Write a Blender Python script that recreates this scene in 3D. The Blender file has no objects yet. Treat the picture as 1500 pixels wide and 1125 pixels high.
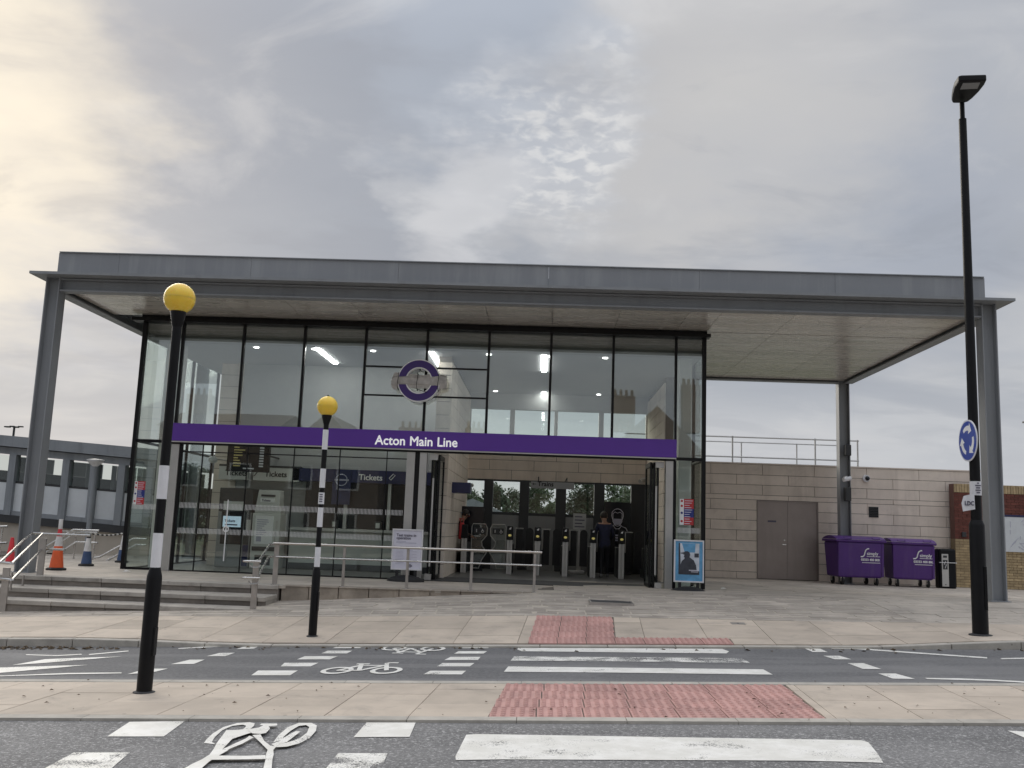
import bpy, bmesh, math, random
from mathutils import Vector, Matrix
from math import radians as R, sin, cos, pi
random.seed(7)
sc = bpy.context.scene
COL = sc.collection

# ------------------------------------------------------------------ camera
F, CX, CY, H = 1400.0, 750.0, 562.5, 1.6          # pixel focal length, centre, eye height
_u = Vector((345, 9342, -1401)).normalized()
_d = Vector((42, -210, -1401)); _d = (_d - _u * _d.dot(_u)).normalized()
_r = _d.cross(_u)
CM = Matrix((_r, _d, _u))                          # camera space -> world
cam = bpy.data.cameras.new('camera'); co = bpy.data.objects.new('camera', cam); COL.objects.link(co)
cam.sensor_width = 36; cam.lens = F / 1500 * 36; cam.clip_end = 3000; cam.clip_start = .05
co.matrix_world = Matrix.Translation((0, 0, H)) @ CM.to_4x4()
sc.camera = co

# ------------------------------------------------------------------ light and sky
SUN_AZ, SUN_EL = R(-32), R(24)                     # behind thin cloud, ahead and to the left
sdir = Vector((sin(SUN_AZ) * cos(SUN_EL), cos(SUN_AZ) * cos(SUN_EL), sin(SUN_EL)))
sun = bpy.data.lights.new('sun', 'SUN'); sun.energy = 1.3; sun.angle = R(40); sun.color = (1, .93, .82)
so = bpy.data.objects.new('sun', sun); COL.objects.link(so)
so.rotation_euler = (-sdir).to_track_quat('-Z', 'Y').to_euler()
sc.view_settings.view_transform = 'Standard'; sc.view_settings.look = 'None'
sc.view_settings.exposure = 0.48; sc.view_settings.gamma = 1.0
world = bpy.data.worlds.new('World'); sc.world = world; world.use_nodes = True
wn, wl = world.node_tree.nodes, world.node_tree.links
wn.clear()

def nd(nodes, t, **kw):
    n = nodes.new(t)
    for k, v in kw.items():
        if k in n.inputs.keys(): n.inputs[k].default_value = v
        else: setattr(n, k, v)
    return n

def mth(nodes, links, op, a, b=None, c=None, clamp=False):
    n = nodes.new('ShaderNodeMath'); n.operation = op; n.use_clamp = clamp
    for i, v in enumerate((a, b, c)):
        if v is None: continue
        if hasattr(v, 'links'): links.new(v, n.inputs[i])
        else: n.inputs[i].default_value = v
    return n.outputs[0]

def mixc(nodes, links, fac, a, b, mode='MIX'):
    n = nodes.new('ShaderNodeMix'); n.data_type = 'RGBA'; n.blend_type = mode
    for i, v in ((0, fac), (6, a), (7, b)):
        if hasattr(v, 'links'): links.new(v, n.inputs[i])
        else: n.inputs[i].default_value = v if i == 0 or len(v) == 4 else (*v, 1)
    return n.outputs[2]

def ramp(nodes, links, src, lo, hi):
    n = nodes.new('ShaderNodeMapRange'); n.interpolation_type = 'SMOOTHSTEP'
    links.new(src, n.inputs[0]); n.inputs[1].default_value = lo; n.inputs[2].default_value = hi
    return n.outputs[0]

def make_sky():
    N, L = wn, wl
    out = N.new('ShaderNodeOutputWorld'); bg = N.new('ShaderNodeBackground')
    sky = N.new('ShaderNodeTexSky'); sky.sky_type = 'NISHITA'; sky.sun_disc = False
    sky.sun_elevation = SUN_EL; sky.sun_rotation = SUN_AZ; sky.air_density = 1.2; sky.dust_density = 2.5
    tc = N.new('ShaderNodeTexCoord'); nrm = nd(N, 'ShaderNodeVectorMath', operation='NORMALIZE')
    L.new(tc.outputs['Generated'], nrm.inputs[0]); D = nrm.outputs[0]
    sp = N.new('ShaderNodeSeparateXYZ'); L.new(D, sp.inputs[0])
    zc = mth(N, L, 'ADD', mth(N, L, 'MAXIMUM', sp.outputs[2], 0.0), 0.16)
    cb = N.new('ShaderNodeCombineXYZ')                       # the cloud sheet seen in perspective
    L.new(mth(N, L, 'DIVIDE', sp.outputs[0], zc), cb.inputs[0]); L.new(mth(N, L, 'DIVIDE', sp.outputs[1], zc), cb.inputs[1])
    def noise(scale, detail, rough, dist=0.0, off=(0, 0, 0), sx=1.0):
        mp = N.new('ShaderNodeMapping'); L.new(cb.outputs[0], mp.inputs[0])
        mp.inputs['Location'].default_value = off; mp.inputs['Scale'].default_value = (sx, 1, 1)
        n = nd(N, 'ShaderNodeTexNoise', Scale=scale, Detail=detail, Roughness=rough, Distortion=dist)
        L.new(mp.outputs[0], n.inputs['Vector']); return n.outputs[0]
    def around(az, el, r0, r1):
        v = (sin(R(az)) * cos(R(el)), cos(R(az)) * cos(R(el)), sin(R(el)))
        dt = nd(N, 'ShaderNodeVectorMath', operation='DOT_PRODUCT'); L.new(D, dt.inputs[0]); dt.inputs[1].default_value = v
        return ramp(N, L, dt.outputs['Value'], cos(R(r0)), cos(R(r1)))
    # ragged edges for every cloud feature: bend the direction by noise before measuring
    w1 = nd(N, 'ShaderNodeTexNoise', Scale=3.2, Detail=5.0, Roughness=.55); L.new(cb.outputs[0], w1.inputs['Vector'])
    wv = nd(N, 'ShaderNodeVectorMath', operation='MULTIPLY_ADD'); L.new(w1.outputs['Color'], wv.inputs[0]); wv.inputs[1].default_value = (.34, .22, .20); wv.inputs[2].default_value = (-.17, -.11, -.10)
    ad = nd(N, 'ShaderNodeVectorMath', operation='ADD'); L.new(D, ad.inputs[0]); L.new(wv.outputs[0], ad.inputs[1])
    dn = nd(N, 'ShaderNodeVectorMath', operation='NORMALIZE'); L.new(ad.outputs[0], dn.inputs[0]); DW = dn.outputs[0]
    def near(px, py, r0, r1):                                # a cloud feature by the direction it is seen in
        v = (CM @ Vector((px - CX, -(py - CY), -F))).normalized()
        dt = nd(N, 'ShaderNodeVectorMath', operation='DOT_PRODUCT'); L.new(DW, dt.inputs[0]); dt.inputs[1].default_value = v
        return ramp(N, L, dt.outputs['Value'], cos(R(r0)), cos(R(r1)))
    big = noise(.8, 3, .5, .3, (3.1, 1.7, 0)); mid = noise(1.5, 4, .5, .6, (.4, 5.2, 0), .7); fine = noise(24., 4, .5, .3, (2, 2, 0))
    sft = mth(N, L, 'ADD', .35, mth(N, L, 'MULTIPLY', mid, 1.2))
    def lay(c, mask, k, col): return mixc(N, L, mth(N, L, 'MULTIPLY', mth(N, L, 'MULTIPLY', mask, sft), k, clamp=True), c, col)
    c = mixc(N, L, ramp(N, L, big, .34, .68), (.345, .372, .425), (.53, .54, .565))
    c = mixc(N, L, mth(N, L, 'MULTIPLY', ramp(N, L, mid, .48, .74), .55), c, (.635, .625, .62))
    c = mixc(N, L, mth(N, L, 'MULTIPLY', ramp(N, L, noise(1.1, 5, .55, .5, (7.3, 1.1, 0), .45), .52, .34), .8), c, (.315, .34, .395))
    c = lay(c, near(430, 170, 15, 2), .85, (.335, .365, .425)); c = lay(c, near(1250, 300, 12, 2), .6, (.40, .43, .50))
    c = lay(c, near(1060, 120, 14, 2), .7, (.60, .585, .57)); c = lay(c, near(900, 270, 8, 2), .5, (.56, .55, .55))
    c = lay(c, near(60, 380, 8, 1), .7, (.40, .44, .53)); c = lay(c, near(690, 50, 9, 2), .5, (.43, .48, .56))
    pf_ = ramp(N, L, fine, .42, .68)
    c = lay(c, near(800, 200, 7.5, 1.5), .6, (.56, .59, .645))
    c = mixc(N, L, mth(N, L, 'MULTIPLY', mth(N, L, 'MULTIPLY', near(810, 205, 6.5, 1), pf_), .62), c, (.83, .82, .80))
    c = lay(c, near(680, 325, 4.5, .5), .65, (.70, .70, .715)); c = lay(c, near(600, 280, 3, .5), .4, (.62, .63, .65))
    glow = mth(N, L, 'MULTIPLY', near(-225, 165, 16.5, 0), mth(N, L, 'ADD', .45, mth(N, L, 'MULTIPLY', mid, .75)), clamp=True)
    c = mixc(N, L, glow, c, (.95, .86, .70))
    lump = noise(2.6, 6, .56, .6, (4.4, 8.1, 0), .8)         # lumpier grey undersides over the whole sheet
    c = mixc(N, L, mth(N, L, 'MULTIPLY', ramp(N, L, lump, .50, .34), .42), c, (.315, .335, .385))
    c = mixc(N, L, mth(N, L, 'MULTIPLY', ramp(N, L, lump, .54, .72), .38), c, (.66, .655, .655))
    low = ramp(N, L, sp.outputs[2], .22, .03)               # thinner, paler cloud low down
    c = mixc(N, L, mth(N, L, 'MULTIPLY', low, .7), c, (.58, .595, .63))
    # overcast sky grows brighter towards the zenith
    zen = mth(N, L, 'ADD', 1.0, mth(N, L, 'MULTIPLY', ramp(N, L, sp.outputs[2], .42, 1.0), 2.2))
    cz = nd(N, 'ShaderNodeVectorMath', operation='SCALE'); L.new(c, cz.inputs[0]); L.new(zen, cz.inputs['Scale'])
    # strength 0.1 background: clouds carry x10, clear sky shows faintly through
    k = nd(N, 'ShaderNodeVectorMath', operation='SCALE'); L.new(cz.outputs[0], k.inputs[0]); k.inputs['Scale'].default_value = 7.2
    fin = mixc(N, L, .97, sky.outputs[0], k.outputs[0])
    L.new(fin, bg.inputs[0]); bg.inputs[1].default_value = .1
    L.new(bg.outputs[0], out.inputs[0])
make_sky()

# ------------------------------------------------------------------ pixel -> place helpers (a pixel is a direction; a surface gives the distance)
O = Vector((0, 0, H))
def ray(x, y): return CM @ Vector((x - CX, -(y - CY), -F))
def onY(x, y, Y): r = ray(x, y); return O + r * (Y / r.y)
def onZ(x, y, z): r = ray(x, y); return O + r * ((z - H) / r.z)
SL = .037                                             # the street climbs to the right
def clampx(x): return max(-16.0, min(16.0, x))
def zr(x): return SL * clampx(x)
def onP(x, y, c=0.0):
    r = ray(x, y); t = (c - H) / (r.z - SL * r.x); return O + r * t
def sstep(a, b, x):
    t = max(0., min(1., (x - a) / (b - a))); return t * t * (3 - 2 * t)
KY = 13.3                                             # far kerb
def zk(x): return zr(x) + .03 + .075 * (sstep(4.3, 6.6, x) + sstep(-3.6, -6.4, x))
def zf(x, y):                                         # forecourt and far pavement
    m = .30 + (.045 * max(x, -12) if x < 0 else .013 * min(x, 16))
    n = .415 + (.06 * max(x, -12) if x < 0 else .0175 * min(x, 16))
    if y < 16.2: t = (y - KY) / 2.9; return zk(x) * (1 - t) + m * t
    if y < 18.0: t = (y - 16.2) / 1.8; return m * (1 - t) + n * t
    t = sstep(18, 24, y); return n * (1 - t) + .40 * t
def onF(x, y):
    z = .2
    for _ in range(12): p = onZ(x, y, z); z = .5 * z + .5 * zf(p.x, p.y)
    return p

# ------------------------------------------------------------------ materials
MATS = {}
def mat(name, col, rough=.6, metal=0., var=.12, vs=3., bump=0., bs=30., rand=0., emit=0., spec=.5, dirt=None, coat=0., streak=None, gum=None):
    if name in MATS: return MATS[name]
    m = bpy.data.materials.new(name); m.use_nodes = True
    N, L = m.node_tree.nodes, m.node_tree.links
    b = N['Principled BSDF']
    b.inputs['Roughness'].default_value = rough; b.inputs['Metallic'].default_value = metal
    b.inputs['Specular IOR Level'].default_value = spec; b.inputs['Coat Weight'].default_value = coat
    g = N.new('ShaderNodeNewGeometry'); c = (*col, 1)
    if var > 0:
        n1 = nd(N, 'ShaderNodeTexNoise', Scale=vs, Detail=6.0, Roughness=.62); L.new(g.outputs['Position'], n1.inputs['Vector'])
        f = ramp(N, L, n1.outputs[0], .25, .75)
        c = mixc(N, L, f, tuple(v * (1 - var) for v in col), tuple(min(1, v * (1 + var)) for v in col))
        rr = nd(N, 'ShaderNodeMapRange'); L.new(n1.outputs[0], rr.inputs[0])
        rr.inputs[3].default_value = max(.02, rough - .08); rr.inputs[4].default_value = min(1, rough + .1)
        L.new(rr.outputs[0], b.inputs['Roughness'])
    if dirt:                                            # irregular stains with a shape of their own
        n2 = nd(N, 'ShaderNodeTexNoise', Scale=dirt[1], Detail=8.0, Roughness=.7, Distortion=.6); L.new(g.outputs['Position'], n2.inputs['Vector'])
        c = mixc(N, L, mth(N, L, 'MULTIPLY', ramp(N, L, n2.outputs[0], .5, .72), dirt[2]), c, dirt[0])
    if streak:                                          # rain runs, long and upright
        mp = N.new('ShaderNodeMapping'); mp.inputs['Scale'].default_value = (streak[1], streak[1], streak[1] * .09); L.new(g.outputs['Position'], mp.inputs[0])
        n4 = nd(N, 'ShaderNodeTexNoise', Scale=1.0, Detail=6.0, Roughness=.6); L.new(mp.outputs[0], n4.inputs['Vector'])
        c = mixc(N, L, mth(N, L, 'MULTIPLY', ramp(N, L, n4.outputs[0], .48, .70), streak[2]), c, streak[0])
    if gum:                                             # trodden gum and small spots
        vo = nd(N, 'ShaderNodeTexVoronoi', Scale=gum[0]); L.new(g.outputs['Position'], vo.inputs['Vector'])
        c = mixc(N, L, mth(N, L, 'MULTIPLY', ramp(N, L, vo.outputs['Distance'], gum[1], gum[1] * .6), .55), c, (.16, .145, .13))
    if rand > 0:
        oi = N.new('ShaderNodeObjectInfo')
        v = mth(N, L, 'ADD', 1 - rand, mth(N, L, 'MULTIPLY', oi.outputs['Random'], 2 * rand))
        sc_ = nd(N, 'ShaderNodeVectorMath', operation='SCALE'); L.new(v, sc_.inputs['Scale'])
        if hasattr(c, 'links'): L.new(c, sc_.inputs[0])
        else: sc_.inputs[0].default_value = col
        c = sc_.outputs[0]
    if hasattr(c, 'links'): L.new(c, b.inputs['Base Color'])
    else: b.inputs['Base Color'].default_value = c
    if bump > 0:
        n3 = nd(N, 'ShaderNodeTexNoise', Scale=bs, Detail=5.0, Roughness=.65); L.new(g.outputs['Position'], n3.inputs['Vector'])
        bp = nd(N, 'ShaderNodeBump', Strength=bump, Distance=.02); L.new(n3.outputs[0], bp.inputs['Height']); L.new(bp.outputs[0], b.inputs['Normal'])
    if emit > 0:
        b.inputs['Emission Color'].default_value = (*col, 1); b.inputs['Emission Strength'].default_value = emit
    MATS[name] = m; return m

def glass_mat(name, tint, ior, haze=0.):
    m = bpy.data.materials.new(name); m.use_nodes = True
    N, L = m.node_tree.nodes, m.node_tree.links; N.clear()
    o = N.new('ShaderNodeOutputMaterial'); t = N.new('ShaderNodeBsdfTransparent'); t.inputs[0].default_value = (*tint, 1)
    g = nd(N, 'ShaderNodeBsdfGlossy', Roughness=.012); g.inputs[0].default_value = (.92, .96, .97, 1)
    geo = N.new('ShaderNodeNewGeometry')
    n3 = nd(N, 'ShaderNodeTexNoise', Scale=.9, Detail=1.0); L.new(geo.outputs['Position'], n3.inputs['Vector'])
    bp = nd(N, 'ShaderNodeBump', Strength=.03, Distance=.03); L.new(n3.outputs[0], bp.inputs['Height']); L.new(bp.outputs[0], g.inputs['Normal'])
    fr = nd(N, 'ShaderNodeFresnel', IOR=ior)       # thin pane: the far face must reflect no more than the near one
    L.new(mth(N, L, 'ADD', ior, mth(N, L, 'MULTIPLY', geo.outputs['Backfacing'], 1 / ior - ior)), fr.inputs['IOR']); mx = N.new('ShaderNodeMixShader')
    L.new(fr.outputs[0], mx.inputs[0]); L.new(t.outputs[0], mx.inputs[1]); L.new(g.outputs[0], mx.inputs[2])
    L.new(mx.outputs[0], o.inputs[0]); MATS[name] = m; return m

def asphalt():
    m = bpy.data.materials.new('asphalt'); m.use_nodes = True
    N, L = m.node_tree.nodes, m.node_tree.links; b = N['Principled BSDF']
    g = N.new('ShaderNodeNewGeometry')
    def nz(s, d=4., r=.6, dist=0.):
        n = nd(N, 'ShaderNodeTexNoise', Scale=s, Detail=d, Roughness=r, Distortion=dist); L.new(g.outputs['Position'], n.inputs['Vector']); return n.outputs[0]
    c = mixc(N, L, ramp(N, L, nz(1.1, 6., .6, .4), .3, .7), (.138, .135, .134), (.205, .201, .198))
    c = mixc(N, L, mth(N, L, 'MULTIPLY', ramp(N, L, nz(30., 5., .82), .525, .60), .85), c, (.50, .49, .475))
    c = mixc(N, L, mth(N, L, 'MULTIPLY', ramp(N, L, nz(50., 4., .75), .50, .40), .75), c, (.075, .074, .073))
    sp = N.new('ShaderNodeSeparateXYZ'); L.new(g.outputs['Position'], sp.inputs[0])
    # far carriageway is newer and finer than the near one
    fy = ramp(N, L, sp.outputs[1], 9.2, 9.4)
    c2 = mixc(N, L, ramp(N, L, nz(26., 5., .7), .35, .7), (.108, .107, .108), (.172, .170, .170))
    c2 = mixc(N, L, mth(N, L, 'MULTIPLY', ramp(N, L, nz(.7, 5., .6, .5), .5, .75), .5), c2, (.25, .246, .24))
    # patched repairs and tyre polished tracks along the street
    mp = N.new('ShaderNodeMapping'); mp.inputs['Scale'].default_value = (.10, 1.5, 1); L.new(g.outputs['Position'], mp.inputs[0])
    tr = nd(N, 'ShaderNodeTexNoise', Scale=1.0, Detail=4.0, Roughness=.6); L.new(mp.outputs[0], tr.inputs['Vector'])
    c = mixc(N, L, mth(N, L, 'MULTIPLY', ramp(N, L, tr.outputs[0], .42, .62), .35), c, (.235, .23, .225))
    c2 = mixc(N, L, mth(N, L, 'MULTIPLY', ramp(N, L, tr.outputs[0], .46, .6), .5), c2, (.215, .21, .206))
    c = mixc(N, L, fy, c, c2)
    L.new(c, b.inputs['Base Color']); b.inputs['Roughness'].default_value = .85
    bp = nd(N, 'ShaderNodeBump', Strength=.55, Distance=.012); L.new(nz(55., 4., .7), bp.inputs['Height']); L.new(bp.outputs[0], b.inputs['Normal'])
    MATS['asphalt'] = m

def paint_mat(name, wear):
    m = bpy.data.materials.new(name); m.use_nodes = True
    N, L = m.node_tree.nodes, m.node_tree.links; b = N['Principled BSDF']; o = N['Material Output']
    g = N.new('ShaderNodeNewGeometry')
    def nz(s, d=6., r=.7, dist=0.):
        n = nd(N, 'ShaderNodeTexNoise', Scale=s, Detail=d, Roughness=r, Distortion=dist); L.new(g.outputs['Position'], n.inputs['Vector']); return n.outputs[0]
    c = mixc(N, L, ramp(N, L, nz(4.), .35, .7), (.70, .68, .62), (.84, .82, .77))
    c = mixc(N, L, mth(N, L, 'MULTIPLY', ramp(N, L, nz(30., 6., .8), .58, .7), .55), c, (.42, .41, .39))
    L.new(c, b.inputs['Base Color']); b.inputs['Roughness'].default_value = .6
    t = N.new('ShaderNodeBsdfTransparent'); mx = N.new('ShaderNodeMixShader')
    w = mth(N, L, 'ADD', mth(N, L, 'MULTIPLY', nz(3., 3., .6), .42), mth(N, L, 'MULTIPLY', nz(70., 5., .8), .58))
    f = mth(N, L, 'GREATER_THAN', w, wear)
    L.new(f, mx.inputs[0]); L.new(b.outputs[0], mx.inputs[1]); L.new(t.outputs[0], mx.inputs[2]); L.new(mx.outputs[0], o.inputs[0])
    MATS[name] = m

def soffit_mat():
    m = bpy.data.materials.new('soffit'); m.use_nodes = True
    N, L = m.node_tree.nodes, m.node_tree.links; b = N['Principled BSDF']; g = N.new('ShaderNodeNewGeometry')
    def nz(sx, sy, d=5., r=.6):
        mp = N.new('ShaderNodeMapping'); mp.inputs['Scale'].default_value = (sx, sy, 1); L.new(g.outputs['Position'], mp.inputs[0])
        n = nd(N, 'ShaderNodeTexNoise', Scale=1.0, Detail=d, Roughness=r, Distortion=.4); L.new(mp.outputs[0], n.inputs['Vector']); return n.outputs[0]
    c = mixc(N, L, ramp(N, L, nz(.45, 2.4), .36, .64), (.56, .525, .47), (.70, .655, .59))
    oi = N.new('ShaderNodeObjectInfo'); v = mth(N, L, 'ADD', .95, mth(N, L, 'MULTIPLY', oi.outputs['Random'], .1))
    s = nd(N, 'ShaderNodeVectorMath', operation='SCALE'); L.new(c, s.inputs[0]); L.new(v, s.inputs['Scale']); L.new(s.outputs[0], b.inputs['Base Color'])
    b.inputs['Metallic'].default_value = .3; rr = nd(N, 'ShaderNodeMapRange'); L.new(nz(.8, 3.5), rr.inputs[0]); rr.inputs[3].default_value = .12; rr.inputs[4].default_value = .42; L.new(rr.outputs[0], b.inputs['Roughness'])
    bp = nd(N, 'ShaderNodeBump', Strength=.28, Distance=.03); L.new(nz(.5, 2.2, 2.), bp.inputs['Height']); L.new(bp.outputs[0], b.inputs['Normal'])
    MATS['soffit'] = m
soffit_mat(); asphalt(); paint_mat('paint', .585); paint_mat('paint_worn', .515)
glass_mat('glass', (.92, .95, .94), 2.1); glass_mat('glass_low', (.93, .965, .945), 1.5)
mat('slab', (.50, .425, .345), .82, var=.12, vs=1.6, bump=.12, bs=60, rand=.12, dirt=((.27, .235, .20), 1.9, .5), gum=(3.2, .075))
mat('pale_joint', (.47, .42, .35), .95, var=.15, vs=9)
mat('column_pale', (.62, .625, .60), .5, var=.04)
mat('joint', (.17, .15, .125), .95, var=.2, vs=9)
mat('kerb', (.43, .40, .35), .85, var=.15, vs=5, bump=.15, rand=.05, dirt=((.2, .18, .16), 4., .4), gum=(4., .07))
mat('sett', (.40, .355, .305), .8, var=.18, vs=2.2, bump=.15, bs=40, rand=.16, dirt=((.19, .17, .15), 2.6, .4))
mat('paver', (.46, .41, .35), .8, var=.22, vs=1.1, bump=.1, dirt=((.22, .20, .18), .9, .4), gum=(2.6, .06))
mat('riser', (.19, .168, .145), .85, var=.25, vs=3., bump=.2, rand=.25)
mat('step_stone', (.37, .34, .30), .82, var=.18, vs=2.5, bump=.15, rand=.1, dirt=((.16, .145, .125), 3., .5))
mat('wall_block', (.31, .265, .215), .85, var=.25, vs=3.5, bump=.3, bs=25, rand=.1, dirt=((.17, .14, .11), 3., .6))
mat('tactile', (.50, .29, .255), .82, var=.14, vs=2.5, bump=.1, rand=.07, dirt=((.33, .20, .18), 3., .65), streak=None)
mat('steel_grey', (.25, .262, .275), .42, var=.06, vs=1.2, spec=.4, streak=((.19, .195, .20), 5., .45))
mat('parapet', (.245, .255, .27), .45, var=.05, vs=.8, spec=.4, rand=.025, streak=((.36, .37, .375), 4., .4))
mat('black_frame', (.006, .006, .007), .4, var=0, spec=.25)
mat('black_paint', (.006, .006, .007), .42, var=.2, vs=6, spec=.22)
mat('black_rubber', (.02, .02, .021), .75, var=.2, vs=10)
mat('white_paint', (.74, .74, .76), .4, var=.05, vs=8, streak=((.5, .49, .47), 14., .3))
mat('globe', (.86, .60, .06), .28, var=.06, vs=3, spec=.5)
gb = MATS['globe'].node_tree.nodes['Principled BSDF']; gb.inputs['Subsurface Weight'].default_value = .6; gb.inputs['Subsurface Radius'].default_value = (.12, .07, .02); gb.inputs['Subsurface Scale'].default_value = 1.0
mat('purple', (.115, .034, .36), .38, var=.03, vs=1.5)
mat('roundel_purple', (.052, .020, .175), .35, var=.04)
mat('white_letter', (.86, .86, .86), .5, var=0)
mat('stone_panel', (.76, .67, .58), .75, var=.07, vs=1.5, bump=.06, bs=50, rand=.05, dirt=((.36, .31, .265), 1.2, .3), streak=((.52, .45, .385), 3., .4))
mat('stone_back', (.15, .13, .11), .9, var=.1)
mat('stainless', (.58, .57, .55), .26, 1., var=.08, vs=8)
mat('stainless_dull', (.43, .405, .38), .42, .85, var=.12, vs=6)
mat('rail_bright', (.62, .585, .54), .16, 1., var=.06, vs=6)
mat('door_metal', (.31, .265, .242), .38, .35, var=.08, vs=1.5, streak=((.26, .225, .205), 5., .4))
mat('alu', (.52, .51, .49), .46, .55, var=.06)
mat('alu_post', (.47, .465, .445), .4, .6, var=.06)
mat('ceiling', (.50, .51, .53), .7, var=.03)
mat('bulkhead', (.17, .165, .155), .7, var=.06)
mat('int_wall', (.42, .425, .42), .6, var=.04)
mat('int_grey', (.27, .275, .275), .5, var=.05)
mat('int_dark', (.035, .037, .04), .5, var=.1)
mat('int_floor', (.13, .128, .125), .45, var=.12, vs=2)
mat('mat_floor', (.045, .045, .047), .8, var=.2, vs=20)
mat('navy', (.018, .022, .085), .35, var=.05)
mat('screen_dark', (.012, .014, .02), .12, var=0)
mat('screen_blue', (.45, .58, .70), .3, var=.1, vs=20, emit=.35)
mat('machine', (.60, .61, .58), .42, var=.05)
mat('lamp_tube', (1, .98, .94), .5, var=0, emit=18.); mat('lamp_small', (1, .98, .94), .5, var=0, emit=4.); mat('lit_letter', (.9, .9, .9), .5, var=0, emit=.28)
mat('led_dot', (.42, .36, .14), .5, var=0, emit=.08)
mat('led_white', (.5, .52, .55), .5, var=0, emit=.06)
mat('bin_purple', (.075, .019, .185), .42, var=.08, vs=2.5, dirt=((.10, .06, .16), 3., .25), streak=((.12, .06, .21), 7., .35))
mat('red', (.50, .035, .04), .5, var=.04); mat('blue', (.02, .035, .22), .5, var=.04); mat('sign_blue', (.018, .055, .36), .35, var=.04)
mat('poster_blue', (.13, .37, .62), .35, var=.2, vs=5); mat('poster_pale', (.62, .67, .74), .4, var=.2, vs=4)
mat('poster_dark', (.045, .05, .065), .4, var=.3, vs=6); mat('paper', (.68, .67, .76), .5, var=.05); mat('print', (.09, .085, .13), .6, var=0)
mat('print_pale', (.42, .42, .52), .6, var=0)
mat('cone_orange', (.78, .125, .035), .55, var=.1, vs=6); mat('cone_red', (.70, .045, .06), .55, var=.1)
mat('cone_white', (.70, .69, .68), .5, var=.12, vs=8, dirt=((.4, .37, .33), 7., .4)); mat('cone_blue', (.045, .085, .19), .5, var=.15, vs=6)
mat('render_wall', (.50, .45, .385), .85, var=.08, vs=1., dirt=((.38, .33, .28), .8, .4), streak=((.40, .35, .295), 2., .4))
mat('walk_grey', (.25, .27, .29), .5, var=.06, streak=((.12, .13, .14), 4., .4)); mat('walk_panel', (.62, .65, .67), .5, var=.05, rand=.04)
mat('brick_buff', (.42, .32, .185), .85, var=.2, vs=7, bump=.25, rand=.16); mat('brick_red', (.15, .05, .038), .85, var=.2, vs=7, bump=.25, rand=.16)
mat('mortar', (.25, .19, .11), .95, var=.1); mat('mortar_red', (.15, .075, .06), .95, var=.1)
mat('plastic_wrap', (.50, .48, .455), .35, var=.2, vs=9, bump=.4, bs=14, spec=.6)
mat('leaf', (.055, .085, .03), .7, var=.45, vs=.5); mat('leaf_dark', (.032, .055, .022), .7, var=.4, vs=.5); mat('bark', (.09, .07, .05), .9, var=.3, vs=6)
mat('house_brick', (.20, .16, .135), .85, var=.2, vs=2.); mat('roof_tile', (.11, .085, .075), .8, var=.25, vs=2.); mat('window_dark', (.03, .035, .04), .1, var=0)
mat('coat_navy', (.013, .016, .045), .8, var=.25, vs=12); mat('coat_black', (.012, .012, .013), .8, var=.2, vs=12); mat('trousers', (.014, .014, .018), .85, var=.2, vs=12)
mat('skin', (.34, .19, .13), .6, var=.08, vs=20); mat('hair', (.018, .013, .011), .6, var=.3, vs=30); mat('shoe', (.25, .24, .24), .5, var=.3)
mat('yellow_reader', (.78, .66, .22), .4, var=0, emit=.15); mat('grass', (.06, .075, .03), .9, var=.35, vs=.4)
mat('litter', (.72, .70, .66), .7, var=.1, vs=20); mat('dry_leaf', (.12, .085, .05), .9, var=.4, vs=30)

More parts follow.
